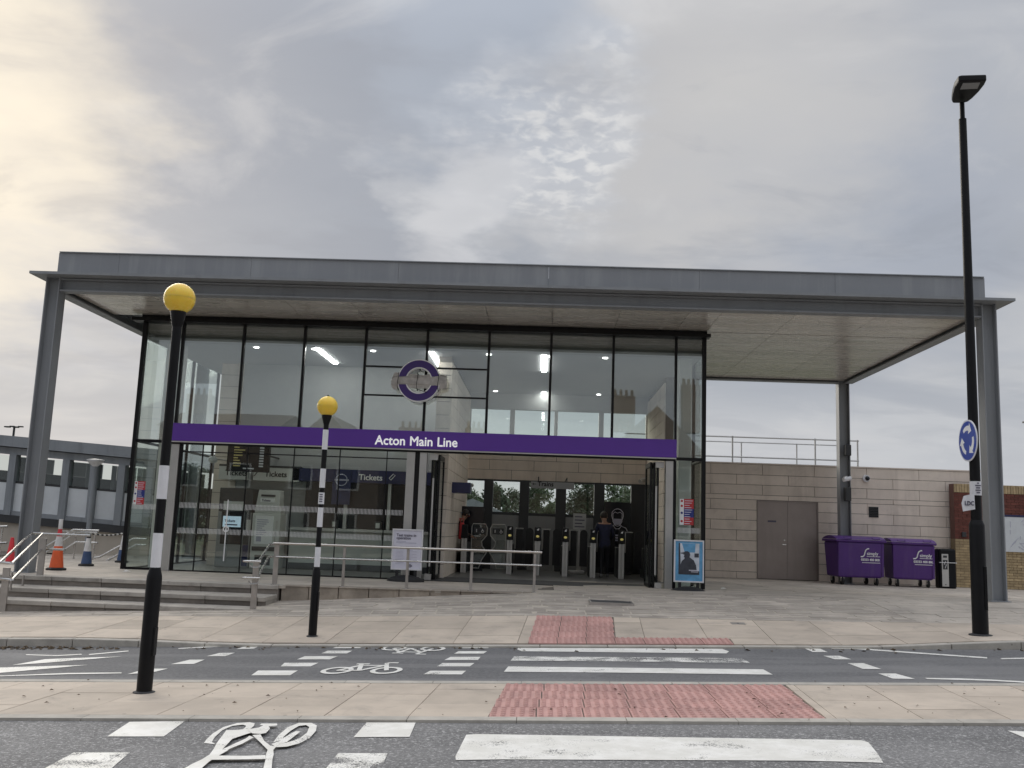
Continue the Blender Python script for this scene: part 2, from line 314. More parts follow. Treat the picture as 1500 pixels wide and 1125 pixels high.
# ------------------------------------------------------------------ mesh builder
class MB:
    def __init__(s): s.v = []; s.f = []; s.m = []; s.mi = 0
    def add(s, vs, fs):
        o = len(s.v); s.v += [tuple(v) for v in vs]; s.f += [tuple(i + o for i in f) for f in fs]; s.m += [s.mi] * len(fs); return s
    def box(s, x0, x1, y0, y1, z0, z1, skip=()):
        vs = [(x, y, z) for z in (z0, z1) for y in (y0, y1) for x in (x0, x1)]
        fs = {'b': (0, 2, 3, 1), 't': (4, 5, 7, 6), 'f': (0, 1, 5, 4), 'k': (2, 6, 7, 3), 'l': (0, 4, 6, 2), 'r': (1, 3, 7, 5)}
        return s.add(vs, [f for k, f in fs.items() if k not in skip])
    def hexa(s, bot, top):                              # any two quads
        return s.add(list(bot) + list(top), [(3, 2, 1, 0), (4, 5, 6, 7), (0, 1, 5, 4), (1, 2, 6, 5), (2, 3, 7, 6), (3, 0, 4, 7)])
    def prism(s, poly, off):                            # planar polygon extruded by a vector
        n = len(poly); p = [Vector(v) for v in poly]; q = [v + Vector(off) for v in p]
        return s.add(p + q, [tuple(range(n))[::-1], tuple(range(n, 2 * n))] + [(i, (i + 1) % n, n + (i + 1) % n, n + i) for i in range(n)])
    def poly(s, pts): return s.add(pts, [tuple(range(len(pts)))])
    def cyl(s, p0, p1, r0, r1=None, n=12, cap=True):
        r1 = r0 if r1 is None else r1; p0, p1 = Vector(p0), Vector(p1); d = (p1 - p0).normalized()
        a = d.orthogonal().normalized(); b = d.cross(a)
        ring = lambda p, r: [p + (a * cos(2 * pi * i / n) + b * sin(2 * pi * i / n)) * r for i in range(n)]
        fs = [(i, (i + 1) % n, n + (i + 1) % n, n + i) for i in range(n)]
        if cap: fs += [tuple(range(n))[::-1], tuple(range(n, 2 * n))]
        return s.add(ring(p0, r0) + ring(p1, r1), fs)
    def tube(s, pts, r, n=8):
        pts = [Vector(p) for p in pts]; m = len(pts); vs = []; up = None
        for i, p in enumerate(pts):
            d = (pts[min(i + 1, m - 1)] - pts[max(i - 1, 0)]).normalized()
            if up is None: up = d.orthogonal().normalized()
            up = (up - d * up.dot(d)).normalized(); b = d.cross(up)
            vs += [p + (up * cos(2 * pi * k / n) + b * sin(2 * pi * k / n)) * r for k in range(n)]
        fs = [(i * n + k, i * n + (k + 1) % n, (i + 1) * n + (k + 1) % n, (i + 1) * n + k) for i in range(m - 1) for k in range(n)]
        fs += [tuple(range(n))[::-1], tuple(range((m - 1) * n, m * n))]
        return s.add(vs, fs)
    def lathe(s, prof, c, n=24):                         # (r, z) profile round a vertical axis
        c = Vector(c); vs = [c + Vector((r * cos(2 * pi * k / n), r * sin(2 * pi * k / n), z)) for r, z in prof for k in range(n)]
        m = len(prof)
        fs = [(i * n + k, i * n + (k + 1) % n, (i + 1) * n + (k + 1) % n, (i + 1) * n + k) for i in range(m - 1) for k in range(n)]
        fs += [tuple(range(n))[::-1], tuple(range((m - 1) * n, m * n))]
        return s.add(vs, fs)
    def sphere(s, c, r, n=20, sq=(1, 1, 1)):
        pr = [(max(1e-4, r * sin(pi * i / (n // 2))), -r * cos(pi * i / (n // 2))) for i in range(n // 2 + 1)]
        o = len(s.v); s.lathe([(a, b * sq[2]) for a, b in pr], c, n)
        c = Vector(c)
        for i in range(o, len(s.v)): v = Vector(s.v[i]) - c; s.v[i] = tuple(c + Vector((v.x * sq[0], v.y * sq[1], v.z)))
        return s
    def mesh(s, name, mats, org=Vector(), smooth=False):
        me = bpy.data.meshes.new(name)
        me.from_pydata([tuple(Vector(v) - org) for v in s.v], [], s.f)
        for m in (mats if isinstance(mats, (list, tuple)) else [mats]): me.materials.append(MATS[m])
        if len(set(s.m)) > 1: me.polygons.foreach_set('material_index', s.m)
        if smooth: me.polygons.foreach_set('use_smooth', [True] * len(me.polygons))
        me.update(); return me
    def build(s, name, mats, parent=None, smooth=False, bevel=0., label=None, kind=None):
        org = ORG.get(parent.name, Vector()) if parent else Vector()
        return link(name, s.mesh(name, mats, org, smooth), parent, bevel, label, kind, smooth)
ORG = {}
def link(name, me, parent=None, bevel=0., label=None, kind=None, smooth=False, loc=None):
    o = bpy.data.objects.new(name, me); COL.objects.link(o); o.parent = parent
    if loc is not None: o.location = Vector(loc) - (ORG.get(parent.name, Vector()) if parent else Vector())
    if parent: ORG[o.name] = ORG.get(parent.name, Vector())
    if bevel: b = o.modifiers.new('bevel', 'BEVEL'); b.width = bevel; b.segments = 2; b.limit_method = 'ANGLE'; b.angle_limit = R(40)
    if smooth:
        es = o.modifiers.new('split', 'EDGE_SPLIT'); es.split_angle = R(42)
    if label: o['label'] = label
    if kind: o['kind'] = kind
    return o
def thing(name, loc, label, cat, group=None):
    o = bpy.data.objects.new(name, None); COL.objects.link(o); o.location = loc; o.empty_display_size = .2
    ORG[o.name] = Vector(loc); tag(o, label, cat, group); return o
def tag(o, label, cat, group=None):
    o['label'] = label; o['category'] = cat
    if group: o['group'] = group
    return o
def text(name, body, size, m, parent, pos, rot=(pi / 2, 0, 0), bold=0., align='LEFT', depth=.004, sx=1., fat=0.):
    cu = bpy.data.curves.new(name, 'FONT'); cu.body = body; cu.size = size; cu.offset = bold * size; cu.extrude = depth; cu.align_x = align
    cu.resolution_u = 3
    t = bpy.data.objects.new(name, cu); me = bpy.data.meshes.new_from_object(t)
    bpy.data.objects.remove(t); me.materials.clear(); me.materials.append(MATS[m])
    if fat:                                              # heavier strokes: copies nudged sideways, each a hair deeper
        bmf = bmesh.new()
        for i, (dx, dy) in enumerate(((0, 0), (fat, 0), (-fat, 0), (0, fat), (0, -fat))):
            c = me.copy(); c.transform(Matrix.Translation((dx, dy, -.0006 * i))); bmf.from_mesh(c); bpy.data.meshes.remove(c)
        bmf.to_mesh(me); bmf.free()
    me.transform(Matrix.Diagonal((sx, 1, 1, 1))); me.transform(Matrix.Rotation(rot[2], 4, 'Z') @ Matrix.Rotation(rot[1], 4, 'Y') @ Matrix.Rotation(rot[0], 4, 'X'))
    return link(name, me, parent, loc=pos)

# ================================================================== SETTING
def struct(o): o['kind'] = 'structure'; return o
# ---- ground far and wide, below everything
struct(MB().box(-900, 900, -900, 1500, -1.6, -1.2).build('ground', 'grass'))
# ---- carriageway
def sheet(name, xs, ys, zfun, m, parent=None):
    b = MB(); nx, ny = len(xs), len(ys)
    b.add([(x, y, zfun(x, y)) for y in ys for x in xs], [(j * nx + i, j * nx + i + 1, (j + 1) * nx + i + 1, (j + 1) * nx + i) for j in range(ny - 1) for i in range(nx - 1)])
    return b.build(name, m, parent)
rng = lambda a, b, n: [a + (b - a) * i / n for i in range(n + 1)]
road = struct(sheet('road', [-90, -16] + rng(-15, 15, 10) + [16, 90], [-9.0, 4, 13.34], lambda x, y: zr(x), 'asphalt'))
back_pavement = struct(sheet('back_pavement', [-90, -16, 16, 90], [-22, -9.0], lambda x, y: zr(x) + .1, 'slab'))

# ---- traffic island with kerb stones, slabs and tactile slabs
IY0, IY1, SK = 8.25, 10.32, .055
def zi(x, y): return zr(x) + .022
island = struct(sheet('traffic_island', [-60, -16] + rng(-15, 15, 6) + [16, 60], [IY0 + .01, IY1 - .01], lambda x, y: zi(x, y) - .012, 'joint'))
def slab(b, x0, x1, y0, y1, zfun, th=.05, g=.004, sk=SK, yb=IY0):
    c = []
    for x, y in ((x0 + g, y0 + g), (x1 - g, y0 + g), (x1 - g, y1 - g), (x0 + g, y1 - g)):
        x += (y - yb) * sk; c.append((x, y, zfun(x, y)))
    b.add([(x, y, z - th) for x, y, z in c] + c, [(4, 5, 6, 7), (0, 1, 5, 4), (1, 2, 6, 5), (2, 3, 7, 6), (3, 0, 4, 7)])
def one(name, m, parent, x0, x1, y0, y1, zfun, **k):
    b = MB(); slab(b, x0, x1, y0, y1, zfun, **k); return b.build(name, m, parent)
TX0, TX1 = onP(716, 1042, .022).x, onP(1216, 1046, .022).x
TX1 = TX0 + .405 * round((TX1 - TX0) / .405)
for row, (y0, y1) in enumerate(((IY0, IY0 + .16), (IY1 - .16, IY1))):
    x = -9.3
    while x < 10: one('kerb_stone', 'kerb', island, x, x + .915, y0, y1, lambda x, y: zi(x, y) + .002, th=.06, sk=0, g=.003); x += .915
def columns(par, x0, x1, y0, y1, w, brk, zfun, sk, yb, cut):   # slabs laid in columns running away from the kerb
    x = x0; i = 0
    while x < x1:
        ys = [y0] + [y0 + v for v in brk[i % len(brk)]] + [y1]
        for ya, yc in zip(ys[:-1], ys[1:]):
            for a, c, ya_, yc_ in cut(x, x + w, ya, yc):
                dz = random.uniform(-.0015, .0015); one('paving_slab', 'slab', par, a, c, ya_, yc_, lambda x, y: zfun(x, y) + dz, sk=sk, yb=yb)
        x += w; i += 1
def cut_island(a, c, y0, y1): return [(u, v, y0, y1) for u, v in ((a, min(c, TX0)), (max(a, TX1), c)) if v - u > .06]
columns(island, -9.0, 9.4, IY0 + .16, IY1 - .16, .72, ((.88,), (.44, 1.32), (1.1,), (.6, 1.4)), zi, SK, IY0, cut_island)
def tactile_mesh(w, d, n=6):
    b = MB(); slab(b, 0, w, 0, d, lambda x, y: 0, th=.05, g=.006, sk=0)
    for i in range(n):
        for j in range(n):
            cx, cy = w * (i + .5) / n, d * (j + .5) / n; r = w / n * .33
            q = [(cx + r * cos(a), cy + r * sin(a), 0) for a in rng(0, 2 * pi, 6)[:6]]; t = [(cx + r * .6 * cos(a), cy + r * .6 * sin(a), .013) for a in rng(0, 2 * pi, 6)[:6]]
            b.add(q + t, [tuple(range(6, 12))] + [(k, (k + 1) % 6, 6 + (k + 1) % 6, 6 + k) for k in range(6)])
    return b.mesh('tactile_slab', 'tactile')
td = (IY1 - IY0 - .32) / 4
tm = tactile_mesh(.405, td, 5)
for j in range(4):
    for i in range(round((TX1 - TX0) / .405)):
        x, y = TX0 + i * .405, IY0 + .16 + j * td
        o = link('tactile_slab', tm, island, loc=(x + (y - IY0) * SK, y, zi(x, y) + .001)); o.rotation_euler = (0, -math.atan(SL), 0)

# ---- far pavement and forecourt
XS = [-60, -30, -16] + rng(-12, 12, 30) + [13, 16, 30, 60]
pave = struct(sheet('pavement', XS, rng(KY + .02, 16.2, 4) + [17, 18, 19, 20, 21, 22, 23, 24, 29.5], lambda x, y: zf(x, y) - .012, 'joint'))
x = -14.6
while x < 15:
    b = MB(); cs = [(x + .004, KY, zk(x)), (x + .911, KY, zk(x + .911)), (x + .911, KY + .15, zk(x + .911)), (x + .004, KY + .15, zk(x))]
    b.hexa([(p[0], p[1], p[2] - .25) for p in cs], cs); b.build('kerb_stone', 'kerb', pave, bevel=.012); x += .915
FX0 = onF(773, 938).x; FX1 = FX0 + .4 * 3; SX1 = FX1 + .4 * 4
SB = 15.5                                                # slabs give way to setts here
tf = (SB - KY - .155) / 5
def cut_far(a, c, y0, y1):                                # keep the tactile paving clear of slabs
    ys = KY + .155 + tf; r = []
    for ya, yc, hi in ((y0, min(y1, ys), SX1), (max(y0, ys), y1, FX1)):
        if yc - ya < .02: continue
        if c <= FX0 or a >= hi: r.append((a, c, ya, yc)); continue
        if a < FX0 - .05: r.append((a, FX0, ya, yc))
        if c > hi + .05: r.append((hi, c, ya, yc))
    if len(r) == 2 and r[0][:2] == r[1][:2] and r[0][3] == r[1][2]: r = [(r[0][0], r[0][1], y0, y1)]
    return r
columns(pave, -12.6, 13.6, KY + .155, SB, .88, ((1.0,), (.5, 1.5), (1.25,), (.75, 1.6)), zf, .055, KY, cut_far)
tm2 = tactile_mesh(.4, tf, 5)
for j in range(5):
    for i in range(3 if j else 7):
        x, y = FX0 + i * .4, KY + .155 + j * tf; xx = x + (y - KY) * .055
        o = link('tactile_slab', tm2, pave, loc=(xx, y, zf(xx, y) + .002))
        o.rotation_euler = (math.atan((zf(xx, y + .4) - zf(xx, y)) / .4), -math.atan((zf(xx + .4, y) - zf(xx, y)) / .4), 0)
sheet('sett_bed', rng(-9.4, 6.0, 28), [SB + .01, 16.2, 17, 18, 19.1], lambda x, y: zf(x, y) - .004, 'pale_joint', pave)
# setts between the slabs and the station apron
n = 0; y = SB; j = 0
while y < 19.0:
    x = -4.9 + (j % 3) * .23 + random.uniform(-.05, .05) if y > 16.1 else -9.3 + (j % 3) * .2
    while x < 6.0:
        w = random.choice((.45, .6, .62, .75)); w = 6.0 - x if 6.0 - x - w < .2 else w
        if not (y > 17.6 + .11 * (min(x, 0) + 4.7) and x < .3):
            dz = random.uniform(-.003, .003); one('sett', 'sett', pave, x, x + w, y, y + .2, lambda x, y: zf(x, y) + dz, sk=0, g=.013); n += 1
        x += w
    y += .2; j += 1
b = MB(); y = SB; j = 0                                   # the paving beyond, too fine to pick apart
while y < 28.2:
    d = .28 if y < 18.9 else .4; x = 6.0 if y < 19.0 else .3
    while x < 15:
        w = random.choice((.6, .75, .9)) if x > 6.05 or y > 19 and x > .35 else .3 + .35 * (j % 2); dz = random.uniform(-.003, .002)
        slab(b, x, x + w, y, y + d, lambda x, y: zf(x, y) + dz, sk=0, g=.005)
        x += w
    y += d; j += 1
o = b.build('paver_field', 'paver', pave, kind='stuff')
b = MB(); y = 14.0
x0, y0 = 0, 0
dp = [onF(*p) for p in ((861, 880), (918, 880), (932, 887), (868, 887))]
dc = sum(dp, Vector()) / 4
dr = thing('drain_cover', (dc.x, dc.y, zf(dc.x, dc.y)), 'dark recessed rectangular cover set in the paving before the entrance', 'drain cover')
hw, hd = (dp[1].x - dp[0].x) / 2, (dp[0].y - dp[3].y) / 2
zz = max(zf(dc.x + hw, dc.y), zf(dc.x, dc.y + hd)) + .004
MB().box(dc.x - hw, dc.x + hw, dc.y - hd, dc.y + hd, zz - .05, zz).build('plate', 'int_dark', dr)
b = MB()
for (a0, a1, c0, c1) in ((-hw - .03, hw + .03, -hd - .03, -hd), (-hw - .03, hw + .03, hd, hd + .03), (-hw - .03, -hw, -hd, hd), (hw, hw + .03, -hd, hd)): b.box(dc.x + a0, dc.x + a1, dc.y + c0, dc.y + c1, zz - .05, zz + .006)
b.build('frame', 'stainless_dull', dr)

uc = onF(1081, 913.5); ucv = thing('utility_cover', (uc.x, uc.y, zf(uc.x, uc.y)), 'small dark metal utility cover set in the buff slabs right of the tactile paving', 'cover')
b = MB(); slab(b, uc.x - .11, uc.x + .11, uc.y - .09, uc.y + .09, lambda x, y: zf(x, y) + .005, sk=0); b.build('lid', 'stainless_dull', ucv)
b = MB(); slab(b, uc.x - .02, uc.x + .02, uc.y - .01, uc.y + .01, lambda x, y: zf(x, y) + .009, sk=0); b.build('keyhole', 'int_dark', ucv)
# ---- painted markings, sheets just above the road
def mark(pts, m='paint', name='road_marking'):
    b = MB(); v = [onP(*p, .006) for p in pts]; v = [(p.x, p.y, zr(p.x) + .005) for p in v]
    b.poly(v if sum(v[i][0] * v[(i + 1) % len(v)][1] - v[(i + 1) % len(v)][0] * v[i][1] for i in range(len(v))) > 0 else v[::-1])
    return b.build(name, m, road)
def zm(pts, s, ox, oy): return [(ox + x / s, oy + y / s) for x, y in pts]
mark([(683, 1076), (700, 1075), (1262, 1084), (1272, 1087), (1286, 1104), (1294, 1117), (1262, 1116), (1180, 1114), (1090, 1113.5), (960, 1113), (735, 1112), (668, 1113), (667, 1108)], 'paint', 'zebra_stripe')
for k in (1, 2, 3):                                        # the crossing carries on under the camera
    yy = 7.3 - 1.28 * k; b = MB(); b.poly([(x, y, zr(x) + .005) for x, y in ((-.72 - .07 * k, yy - .35), (2.5 - .05 * k, yy - .1), (2.62 - .05 * k, yy + .65), (-.68 - .07 * k, yy + .4))]); b.build('zebra_stripe', 'paint', road)
for q in (((190, 1057), (271, 1056), (240, 1078.5), (157, 1078.5)), ((537, 1058), (609, 1058), (600, 1079), (518, 1079.5)), ((108, 1102), (190, 1102), (160, 1128), (60, 1128)), ((495, 1103), (568, 1103), (556, 1130), (474, 1130)), ((1476, 1070), (1512, 1072), (1530, 1081), (1500, 1080))):
    mark(q, 'paint_worn' if q[0][1] > 1090 else 'paint', 'crossing_dash')
Z2 = lambda *p: zm(p, 3., 400, 880)
for q in (((378, 982), (436, 982), (425, 989), (368, 989)),): mark(q, name='crossing_dash')
for q in ([(50, 272), (200, 272), (165, 288), (33, 288)], [(140, 243), (285, 243), (250, 257), (105, 257)], [(240, 219), (348, 219), (325, 231), (212, 231)], [(300, 195), (405, 195), (380, 208), (260, 208)],
          [(690, 307), (848, 307), (830, 323), (660, 323)], [(745, 273), (885, 273), (865, 288), (720, 288)], [(780, 246), (912, 246), (900, 260), (752, 260)], [(815, 221), (940, 221), (925, 232), (795, 232)], [(850, 195), (962, 195), (945, 208), (828, 208)]):
    mark(Z2(*q), name='crossing_dash')
mark([(759, 949), (900, 949.3), (1058, 950.3), (1068, 954), (1064, 957), (900, 955.3), (764, 953.8), (757.5, 951)], name='zebra_stripe')
mark([(753, 961.2), (1087, 964), (1099, 971), (900, 968.5), (748, 967.5)], 'paint_worn', 'zebra_stripe')
mark([(744.5, 976), (1118, 980.3), (1132, 988), (900, 985), (738, 983.8)], name='zebra_stripe')
Z3 = lambda *p: zm(p, 4.167, 1140, 880)
for q in ([(152, 287), (245, 287), (302, 313), (210, 312)], [(275, 335), (375, 335), (447, 357), (345, 357)], [(423, 380), (520, 380), (630, 416), (515, 415)], [(610, 443), (715, 443), (835, 476), (700, 475)]): mark(Z3(*q), name='crossing_dash')
for q in ([(320, 288), (480, 288), (800, 311), (1275, 344), (1275, 352), (780, 317), (480, 295), (325, 294)], [(895, 470), (1100, 473), (1300, 480), (1600, 497), (1600, 505), (1300, 488), (910, 477)], [(1355, 350), (1500, 346), (1700, 350), (1700, 356), (1500, 354), (1365, 356)]): mark(Z3(*q), name='edge_line')
Z4 = lambda *p: zm(p, 5., 0, 900)
for q in ([(90, 370), (330, 327), (560, 318), (895, 307), (560, 335), (330, 354)], [(-60, 393), (0, 388), (650, 368), (400, 392), (0, 427), (-60, 432)], [(-200, 452), (40, 446), (500, 428), (890, 424), (890, 431), (500, 437), (40, 451), (-200, 459)],
          [(190, 292), (420, 298), (595, 288), (600, 294), (420, 304), (190, 297)], [(650, 290), (940, 264), (942, 270), (655, 296)], [(1305, 247), (1420, 239), (1700, 226), (1740, 226), (1740, 231), (1420, 246), (1308, 252)],
          [(932, 437), (1020, 412), (1080, 397), (1230, 396), (1140, 418), (1110, 424)], [(1250, 364), (1330, 345), (1390, 331), (1500, 330), (1420, 362)]): mark(Z4(*q), name='edge_line' if len(q) != 4 else 'crossing_dash')
Z1 = lambda *p: zm(p, 3., 0, 880)
for q in ([(908, 243), (965, 229), (1032, 228), (990, 243)], [(1038, 212), (1090, 196), (1152, 194), (1115, 210)]): mark(Z1(*q), name='crossing_dash')
def bicycle(cl, cr, vs, flip, worn, st=.055):               # painted cycle symbol from its two wheel centres
    a, c = onP(*cl, .006), onP(*cr, .006); U = (c - a) / .58; U.z = 0
    V = Vector((.06 * vs, vs, 0)) * (-1 if flip else 1)
    org = a - U * .21 - V * .19
    P = lambda u, v: org + U * u + V * v
    b = MB()
    def stroke(pts, w):
        q = [P(*p) for p in pts]
        uu = [(u, v) for u, v in pts]
        for i in range(len(q) - 1):
            (u0, v0), (u1, v1) = uu[i], uu[i + 1]; l = math.hypot(u1 - u0, v1 - v0); nu, nv = -(v1 - v0) / l * w / 2, (u1 - u0) / l * w / 2
            b.poly([(p.x, p.y, zr(p.x) + .005 + .0006 * (len(b.f) % 5)) for p in (P(u0 + nu, v0 + nv), P(u0 - nu, v0 - nv), P(u1 - nu, v1 - nv), P(u1 + nu, v1 + nv))])
    for k, cx in ((0, .21), (1, .79)):
        n = 22; a0 = 0
        ri, ro = .125, .185
        for i in range(n):
            t0, t1 = 2 * pi * i / n, 2 * pi * (i + 1) / n
            b.poly([(p.x, p.y, zr(p.x) + .0075) for p in (P(cx + ri * cos(t0), .19 + ri * sin(t0)), P(cx + ro * cos(t0), .19 + ro * sin(t0)), P(cx + ro * cos(t1), .19 + ro * sin(t1)), P(cx + ri * cos(t1), .19 + ri * sin(t1)))])
    stroke([(.79, .19), (.68, .53)], st); stroke([(.21, .19), (.38, .48)], st); stroke([(.38, .47), (.68, .47)], st * .8); stroke([(.38, .50), (.47, .17)], st); stroke([(.47, .19), (.69, .48)], st); stroke([(.21, .19), (.47, .19)], st * .8)
    stroke([(.30, .56), (.46, .56)], st); stroke([(.68, .53), (.66, .62), (.80, .62)], st); stroke([(.38, .48), (.37, .56)], st)
    for i, f in enumerate(b.f):                              # face up
        v = [Vector(b.v[k]) for k in f]
        if (v[1] - v[0]).cross(v[2] - v[0]).z < 0: b.f[i] = f[::-1]
    b.build('cycle_symbol', 'paint_worn' if worn else 'paint', road)
# the near cycle symbol, larger and worn, wheels away from the camera
ZB = lambda pts: zm(pts, 7.5, 280, 1050)
def strokes(name, polys, m):
    b = MB()
    for q in polys:
        v = [onP(*p, .006) for p in ZB(q)]; v = [(p.x, p.y, zr(p.x) + .005 + .0008 * len(b.f)) for p in v]
        ar = sum(v[i][0] * v[(i + 1) % len(v)][1] - v[(i + 1) % len(v)][0] * v[i][1] for i in range(len(v)))
        b.poly(v if ar > 0 else v[::-1])
    b.build(name, m, road)
def band(o, i): return [[o[k], o[k + 1], i[k + 1], i[k]] for k in range(len(o) - 1)]
lw_o = [(140, 285), (170, 245), (235, 185), (350, 115), (500, 72), (640, 62), (698, 75), (690, 105), (640, 150), (560, 205)]; lw_i = [(270, 300), (228, 275), (260, 222), (340, 150), (450, 102), (560, 90), (600, 100), (598, 118), (570, 142), (520, 170)]
rw_o = [(900, 290), (960, 210), (1060, 125), (1180, 78), (1320, 78), (1380, 108), (1370, 170), (1300, 250), (1180, 312), (1050, 347), (930, 355), (880, 320)]; rw_i = [(985, 265), (1020, 225), (1090, 165), (1180, 112), (1260, 102), (1297, 125), (1272, 190), (1195, 248), (1110, 285), (1050, 300), (1000, 300), (985, 280)]
strokes('cycle_symbol', band(lw_o, lw_i) + band(rw_o, rw_i) + [[(985, 270), (1080, 215), (1150, 178), (1200, 182), (1120, 245), (1050, 300), (960, 320)],
    [(385, 170), (520, 165), (640, 150), (685, 190), (600, 215), (450, 265), (390, 330), (340, 382), (410, 388), (300, 452), (190, 522), (60, 640), (-160, 640), (0, 548), (120, 490), (200, 440), (250, 370), (280, 310)],
    [(345, 380), (600, 262), (640, 232), (685, 250), (560, 320), (430, 372), (400, 388)], [(670, 225), (760, 218), (800, 290), (870, 345), (935, 352), (900, 390), (905, 440), (890, 500), (880, 640), (780, 640), (815, 500), (820, 440), (838, 390), (760, 310)],
    [(300, 455), (600, 458), (815, 450), (815, 492), (500, 497), (200, 502)], [(620, 165), (740, 145), (790, 122), (752, 112), (772, 100), (940, 100), (945, 120), (850, 130), (865, 155), (820, 205), (760, 215), (670, 210), (640, 190)]], 'paint')
bicycle((494, 982), (566, 982), 1.45, False, False)
bicycle((577, 949.5), (634, 950.3), 1.3, True, False)

# ---- houses across the street behind the camera (they show as reflections in the glass)
def house(x0, x1, y0, ez, rz, gable, label, ch):
    h = thing('terraced_house', ((x0 + x1) / 2, y0 - 4, zr(x0) + .1), label, 'house', 'houses across the street')
    MB().box(x0, x1, y0 - 8, y0, -1, ez).build('wall', 'house_brick', h)
    b = MB()
    if gable:
        xm = (x0 + x1) / 2; b.prism([(x0 - .3, y0 + .3, ez - .1), (xm, y0 + .3, rz), (x1 + .3, y0 + .3, ez - .1)], (0, -8.6, 0))
    else:
        b.prism([(x0 - .1, y0 + .4, ez - .1), (x0 - .1, y0 - 4, rz), (x0 - .1, y0 - 8.4, ez - .1)], (x1 - x0 + .2, 0, 0))
    rf = b.build('roof', 'roof_tile', h)
    for cx, w, ht in ch:
        c = MB().box(cx - w / 2, cx + w / 2, y0 - 4.5, y0 - 3.6, rz - 1.2, rz + ht)
        for k in range(4): c.cyl((cx - w / 2 + w * (k + .5) / 4, y0 - 4.05, rz + ht), (cx - w / 2 + w * (k + .5) / 4, y0 - 4.05, rz + ht + .45), .11, .09, 8)
        c.build('chimney', 'house_brick', rf)
    for z in (zr(x0) + 1.2, zr(x0) + 4.0):
        for cx in (x0 + (x1 - x0) * .28, x0 + (x1 - x0) * .72):
            w = MB().box(cx - .7, cx + .7, y0 - .02, y0 + .05, z, z + 1.5).build('window', 'white_paint', h)
            MB().box(cx - .58, cx + .58, y0 + .052, y0 + .06, z + .1, z + 1.4).build('pane', 'window_dark', w)
HY = -17
house(-24, -16.6, HY, 7.2, 8.4, False, 'brick house with a plain ridge roof and a broad chimney across the street', ((-23, 1.6, 1.2),))
house(-16.5, -9.9, HY + 1, 5.0, 8.2, True, 'brick gabled house with low eaves across the street', ())
house(-9.8, -3.2, HY - 2, 5.2, 6.6, False, 'low brick house with a broad chimney stack at its end across the street', ((-9, 1.7, 1.5), (-4.6, 1.5, 1.6)))
house(-3.1, 3.6, HY - 3, 4.8, 6.1, False, 'low brick house with a plain roof and no chimney across the street', ())
house(3.7, 10.2, HY, 6.0, 9.3, True, 'tall brick gabled house with a chimney beside its peak across the street', ((5.2, 1.5, 1.1), (9.6, 1.2, 2.0)))

# ================================================================== STATION BUILDING
GY, FZ = 20.9, .40                                       # glass line, floor level
CYF = 18.35                                              # canopy front beam
ST = thing('station_building', (-2.8, GY, FZ), 'glazed station hall under a flat grey steel canopy with a purple name band', 'building')
# ---- canopy: H section columns, beams, roof plate, parapet, soffit
def hcol(x0, x1, y0, y1, z0, z1, name='column'):
    t, w = .022, (y0 + y1) / 2
    b = MB().box(x0, x0 + t, y0, y1, z0, z1).box(x1 - t, x1, y0, y1, z0, z1).box(x0 + t, x1 - t, w - .012, w + .012, z0, z1)
    c = b.build(name, 'steel_grey', ST)
    MB().box(x0 - .05, x1 + .05, y0 - .04, y1 + .04, z0 - .012, z0 + .02).build('base_plate', 'steel_grey', c)
    return c
XL0, XL1, XR0, XR1 = -10.06, -9.78, 8.40, 8.68
BY = 27.1                                                # rear beam line
hcol(XL0, XL1, CYF, CYF + .28, FZ, 6.22); hcol(XR0, XR1, CYF, CYF + .28, zf(8.5, 18.4), 6.22)
hcol(XL0, XL1, BY - .14, BY + .14, FZ, 6.22); rc = hcol(8.28, 8.58, BY - .14, BY + .14, FZ, 6.22)
def ibeam(x0, x1, y0, y1, z0, z1, along, name):
    t = .03; b = MB()
    b.box(x0, x1, y0, y1, z0, z0 + t).box(x0, x1, y0, y1, z1 - t, z1)
    if along == 'x': w = (y0 + y1) / 2; b.box(x0, x1, w - .01, w + .01, z0 + t, z1 - t)
    else: w = (x0 + x1) / 2; b.box(w - .01, w + .01, y0, y1, z0 + t, z1 - t)
    return b.build(name, 'steel_grey', ST)
ibeam(XL1, XR0, CYF + .02, CYF + .26, 5.95, 6.21, 'x', 'front_beam')
ibeam(XL1, 8.28, BY - .12, BY + .12, 5.97, 6.21, 'x', 'rear_beam')
ibeam(XL0 + .02, XL1 - .02, CYF + .28, BY - .14, 5.95, 6.21, 'y', 'side_beam'); ibeam(XR0 + .02, XR1 - .02, CYF + .28, BY - .14, 5.95, 6.21, 'y', 'side_beam')
MB().box(-10.27, 8.92, 18.08, BY + .35, 6.222, 6.275).build('roof_plate', 'steel_grey', ST)
xs = [-9.86, -8.62, -5.94, -2.98, .0, 2.96, 5.6, 8.48]
for a, c in zip(xs[:-1], xs[1:]): MB().box(a + .002, c - .002, 18.36, 18.42, 6.277, 6.735).build('parapet_panel', 'parapet', ST)
for xx, nm in ((-9.86, 0), (8.42, 1)): MB().box(xx, xx + .06, 18.424, BY + .05, 6.277, 6.735).build('parapet_panel', 'parapet', ST)
MB().box(-9.84, 8.46, 18.33, 18.44, 6.737, 6.755).build('coping', 'steel_grey', ST)
MB().box(-9.8, 8.42, 18.43, BY, 6.28, 6.5).build('roof_deck', 'steel_grey', ST)
mull = [2.87 - 1.38 * i for i in range(9)]              # 2.87 .. -8.17
sx = [XL1 - .02] + [m for m in reversed(mull)] + [3.52, 5.0, 6.6, XR0 + .02]
sx[1] = -8.17
